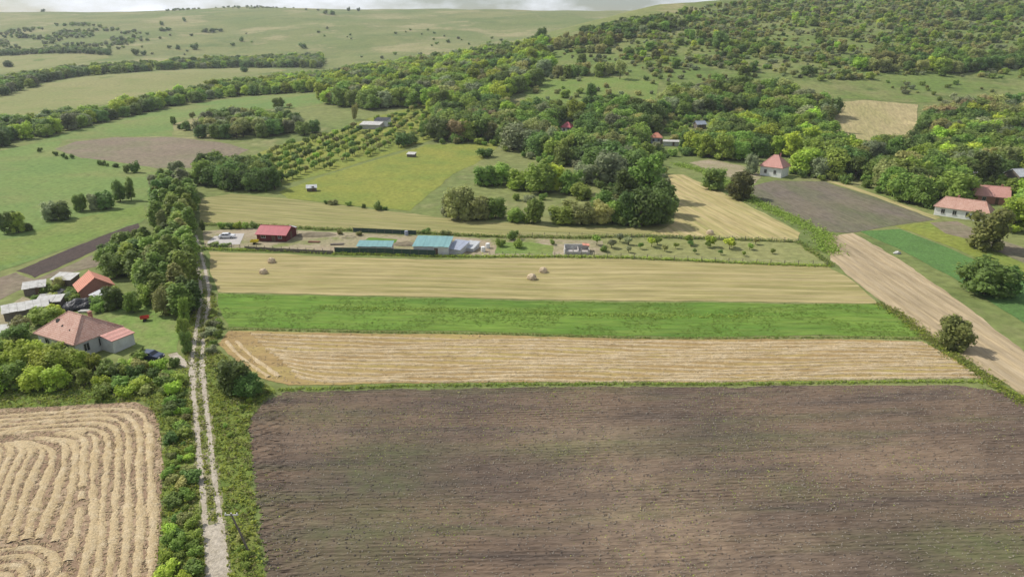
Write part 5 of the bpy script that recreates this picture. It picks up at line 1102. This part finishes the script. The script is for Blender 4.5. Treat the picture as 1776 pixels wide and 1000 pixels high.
drum('white_drum', 'white plastic drum beside the pale blue-grey shelter', (838, 436), 1.2, .55, 'white', 'drum', 'white drums in the yard')
drum('white_drum', 'white plastic drum beside the pale blue-grey shelter', (846, 430), 1.2, .55, 'white', 'drum', 'white drums in the yard')
drum('blue_barrel', 'blue-grey barrel at the back fence of the yard', (705, 408), 1.2, .5, 'bluegrey', 'barrel')
def trailer():
    p = P(442, 423); o = empty('yellow_trailer', p, R(5)); tag(o, 'small yellow trailer between the white car and the red-roofed shed', 'trailer'); ym = paint('yellow_paint', (.62, .50, .03))
    m = MB(); m.box((0, 0, .6), (2.0, 1.2, .08)); [m.box((0, s * .58, .85), (2.0, .05, .45)) for s in (-1, 1)]; [m.box((s * .97, 0, .85), (.05, 1.1, .45)) for s in (-1, 1)]; m.build('tray', ym, o)
    for s in (-.7, .7): MB().tube([(0, s - .07, .3), (0, s + .07, .3)], [.3, .3], 14).build('wheel', M['rubber'], o)
    MB().tube([(1.0, 0, .55), (1.9, 0, .5)], [.04, .04], 6).build('drawbar', M['rust'], o)
trailer()
def planks(px, rot, label, n, mat, l=2.6):
    p = P(*px); o = empty('board_stack', p, rot); tag(o, label, 'boards')
    for i in range(n): MB().box((random.uniform(-.15, .15), (i % 4) * .32 - .5, .08 + .11 * (i // 4)), (l, .28, .08), random.uniform(-.08, .08)).build('board', M[mat], o)
planks((148, 540), R(5), 'small stack of pale boards in front of the tarpaulin heap', 10, 'asbestos', 2.0)
planks((205, 530), R(-20), 'stack of weathered boards beside the small zinc-roofed shed', 10, 'wood', 2.2)
planks((126, 518), R(30), 'stack of grey boards behind the black tarpaulin heap', 12, 'concrete', 3.0)
planks((545, 420), R(-6), 'stack of brown boards in the yard beside the red-roofed shed', 10, 'rust', 3.0)
planks((585, 424), R(3), 'stack of grey boards in the middle of the fenced yard', 10, 'wood', 3.2)
def scrap(px, rot, tilt, w, h, mat, label):
    p = P(*px); o = empty('scrap_sheet', (p.x, p.y, p.z), rot); tag(o, label, 'scrap sheet'); n = 7; m = MB(); v = []
    for i in range(n * 2 + 1):
        x = (i / (2 * n) - .5) * w; z = .03 * (-1) ** i; v += [(x, -h / 2, z), (x, h / 2, z), (x, -h / 2, z - .02), (x, h / 2, z - .02)]
    f = []
    for i in range(n * 2):
        a = 4 * i; f += [(a, a + 4, a + 5, a + 1), (a + 2, a + 3, a + 7, a + 6), (a, a + 2, a + 6, a + 4), (a + 1, a + 5, a + 7, a + 3)]
    m.add(v, f); c = m.build('corrugated_sheet', M[mat], o); c.rotation_euler = (tilt, 0, 0); c.location = (0, 0, h / 2 * math.sin(abs(tilt)) + .05)
    MB().box((0, h * .22, h * .2), (w * .7, .1, max(.12, h * .4 * math.sin(abs(tilt))))).build('prop', M['wood'], o)
scrap((78, 516), R(20), R(18), 2.2, 1.8, 'asbestos', 'tilted pale sheet between the two back sheds of the junk yard')
scrap((104, 508), R(-30), R(25), 1.8, 1.6, 'tarp', 'dark tilted sheet behind the white sheet shed')
scrap((122, 512), R(40), R(15), 2.4, 1.4, 'zinc', 'zinc sheet propped behind the black tarpaulin heap')
scrap((112, 530), R(60), R(12), 1.8, 1.5, 'zinc', 'zinc sheet lying beside the white sheet shed')
scrap((160, 528), R(-15), R(30), 1.6, 1.5, 'tarp', 'dark sheet leaning between tarpaulin heap and zinc shed')
scrap((190, 528), R(10), R(20), 1.6, 1.3, 'wood', 'brown sheet leaning beside the dark garden tree')
scrap((30, 560), R(35), R(10), 2.4, 1.5, 'asbestos', 'pale sheet on the ground beside the long sheet shed')
def pole(name, label, px, h, lean, arms=1.4):
    p = P(*px); o = empty(name, p); tag(o, label, 'pole'); top = Vector((lean[0], lean[1], h)); MB().tube([(0, 0, -.3), top * .5, top], [.13, .11, .085], 8).build('shaft', M['wood'], o)
    MB().box(top * .96, (arms, .1, .1)).build('crossarm', M['asbestos'], o)
    for s in (-1, 0, 1): MB().tube([top * .96 + Vector((s * arms * .42, 0, .05)), top * .96 + Vector((s * arms * .42, 0, .25))], [.05, .06], 8).build('insulator', M['white'], o)
pole('utility_pole', 'leaning wooden utility pole in the weeds between track and ploughed field', (433, 957), 4.9, (-1.3, 0))
pole('utility_pole', 'wooden utility pole in front of the wood beside the long white house', (1680, 348), 9.5, (.1, 0))

# ------------------------------------------------------------------ haze
m, nd, lk, b = newmat('haze'); nd.remove(b); vol = nd.new('ShaderNodeVolumePrincipled'); vol.inputs['Color'].default_value = (.86, .91, 1, 1); vol.inputs['Density'].default_value = .00011; vol.inputs['Anisotropy'].default_value = .2
lk.new(vol.outputs[0], nd['Material Output'].inputs['Volume'])
hz = MB().box((0, 1165, 78), (6000, 2560, 180)).build('haze', m); tag(hz, 'thin bluish summer haze over the valley', 'haze', kind='stuff')
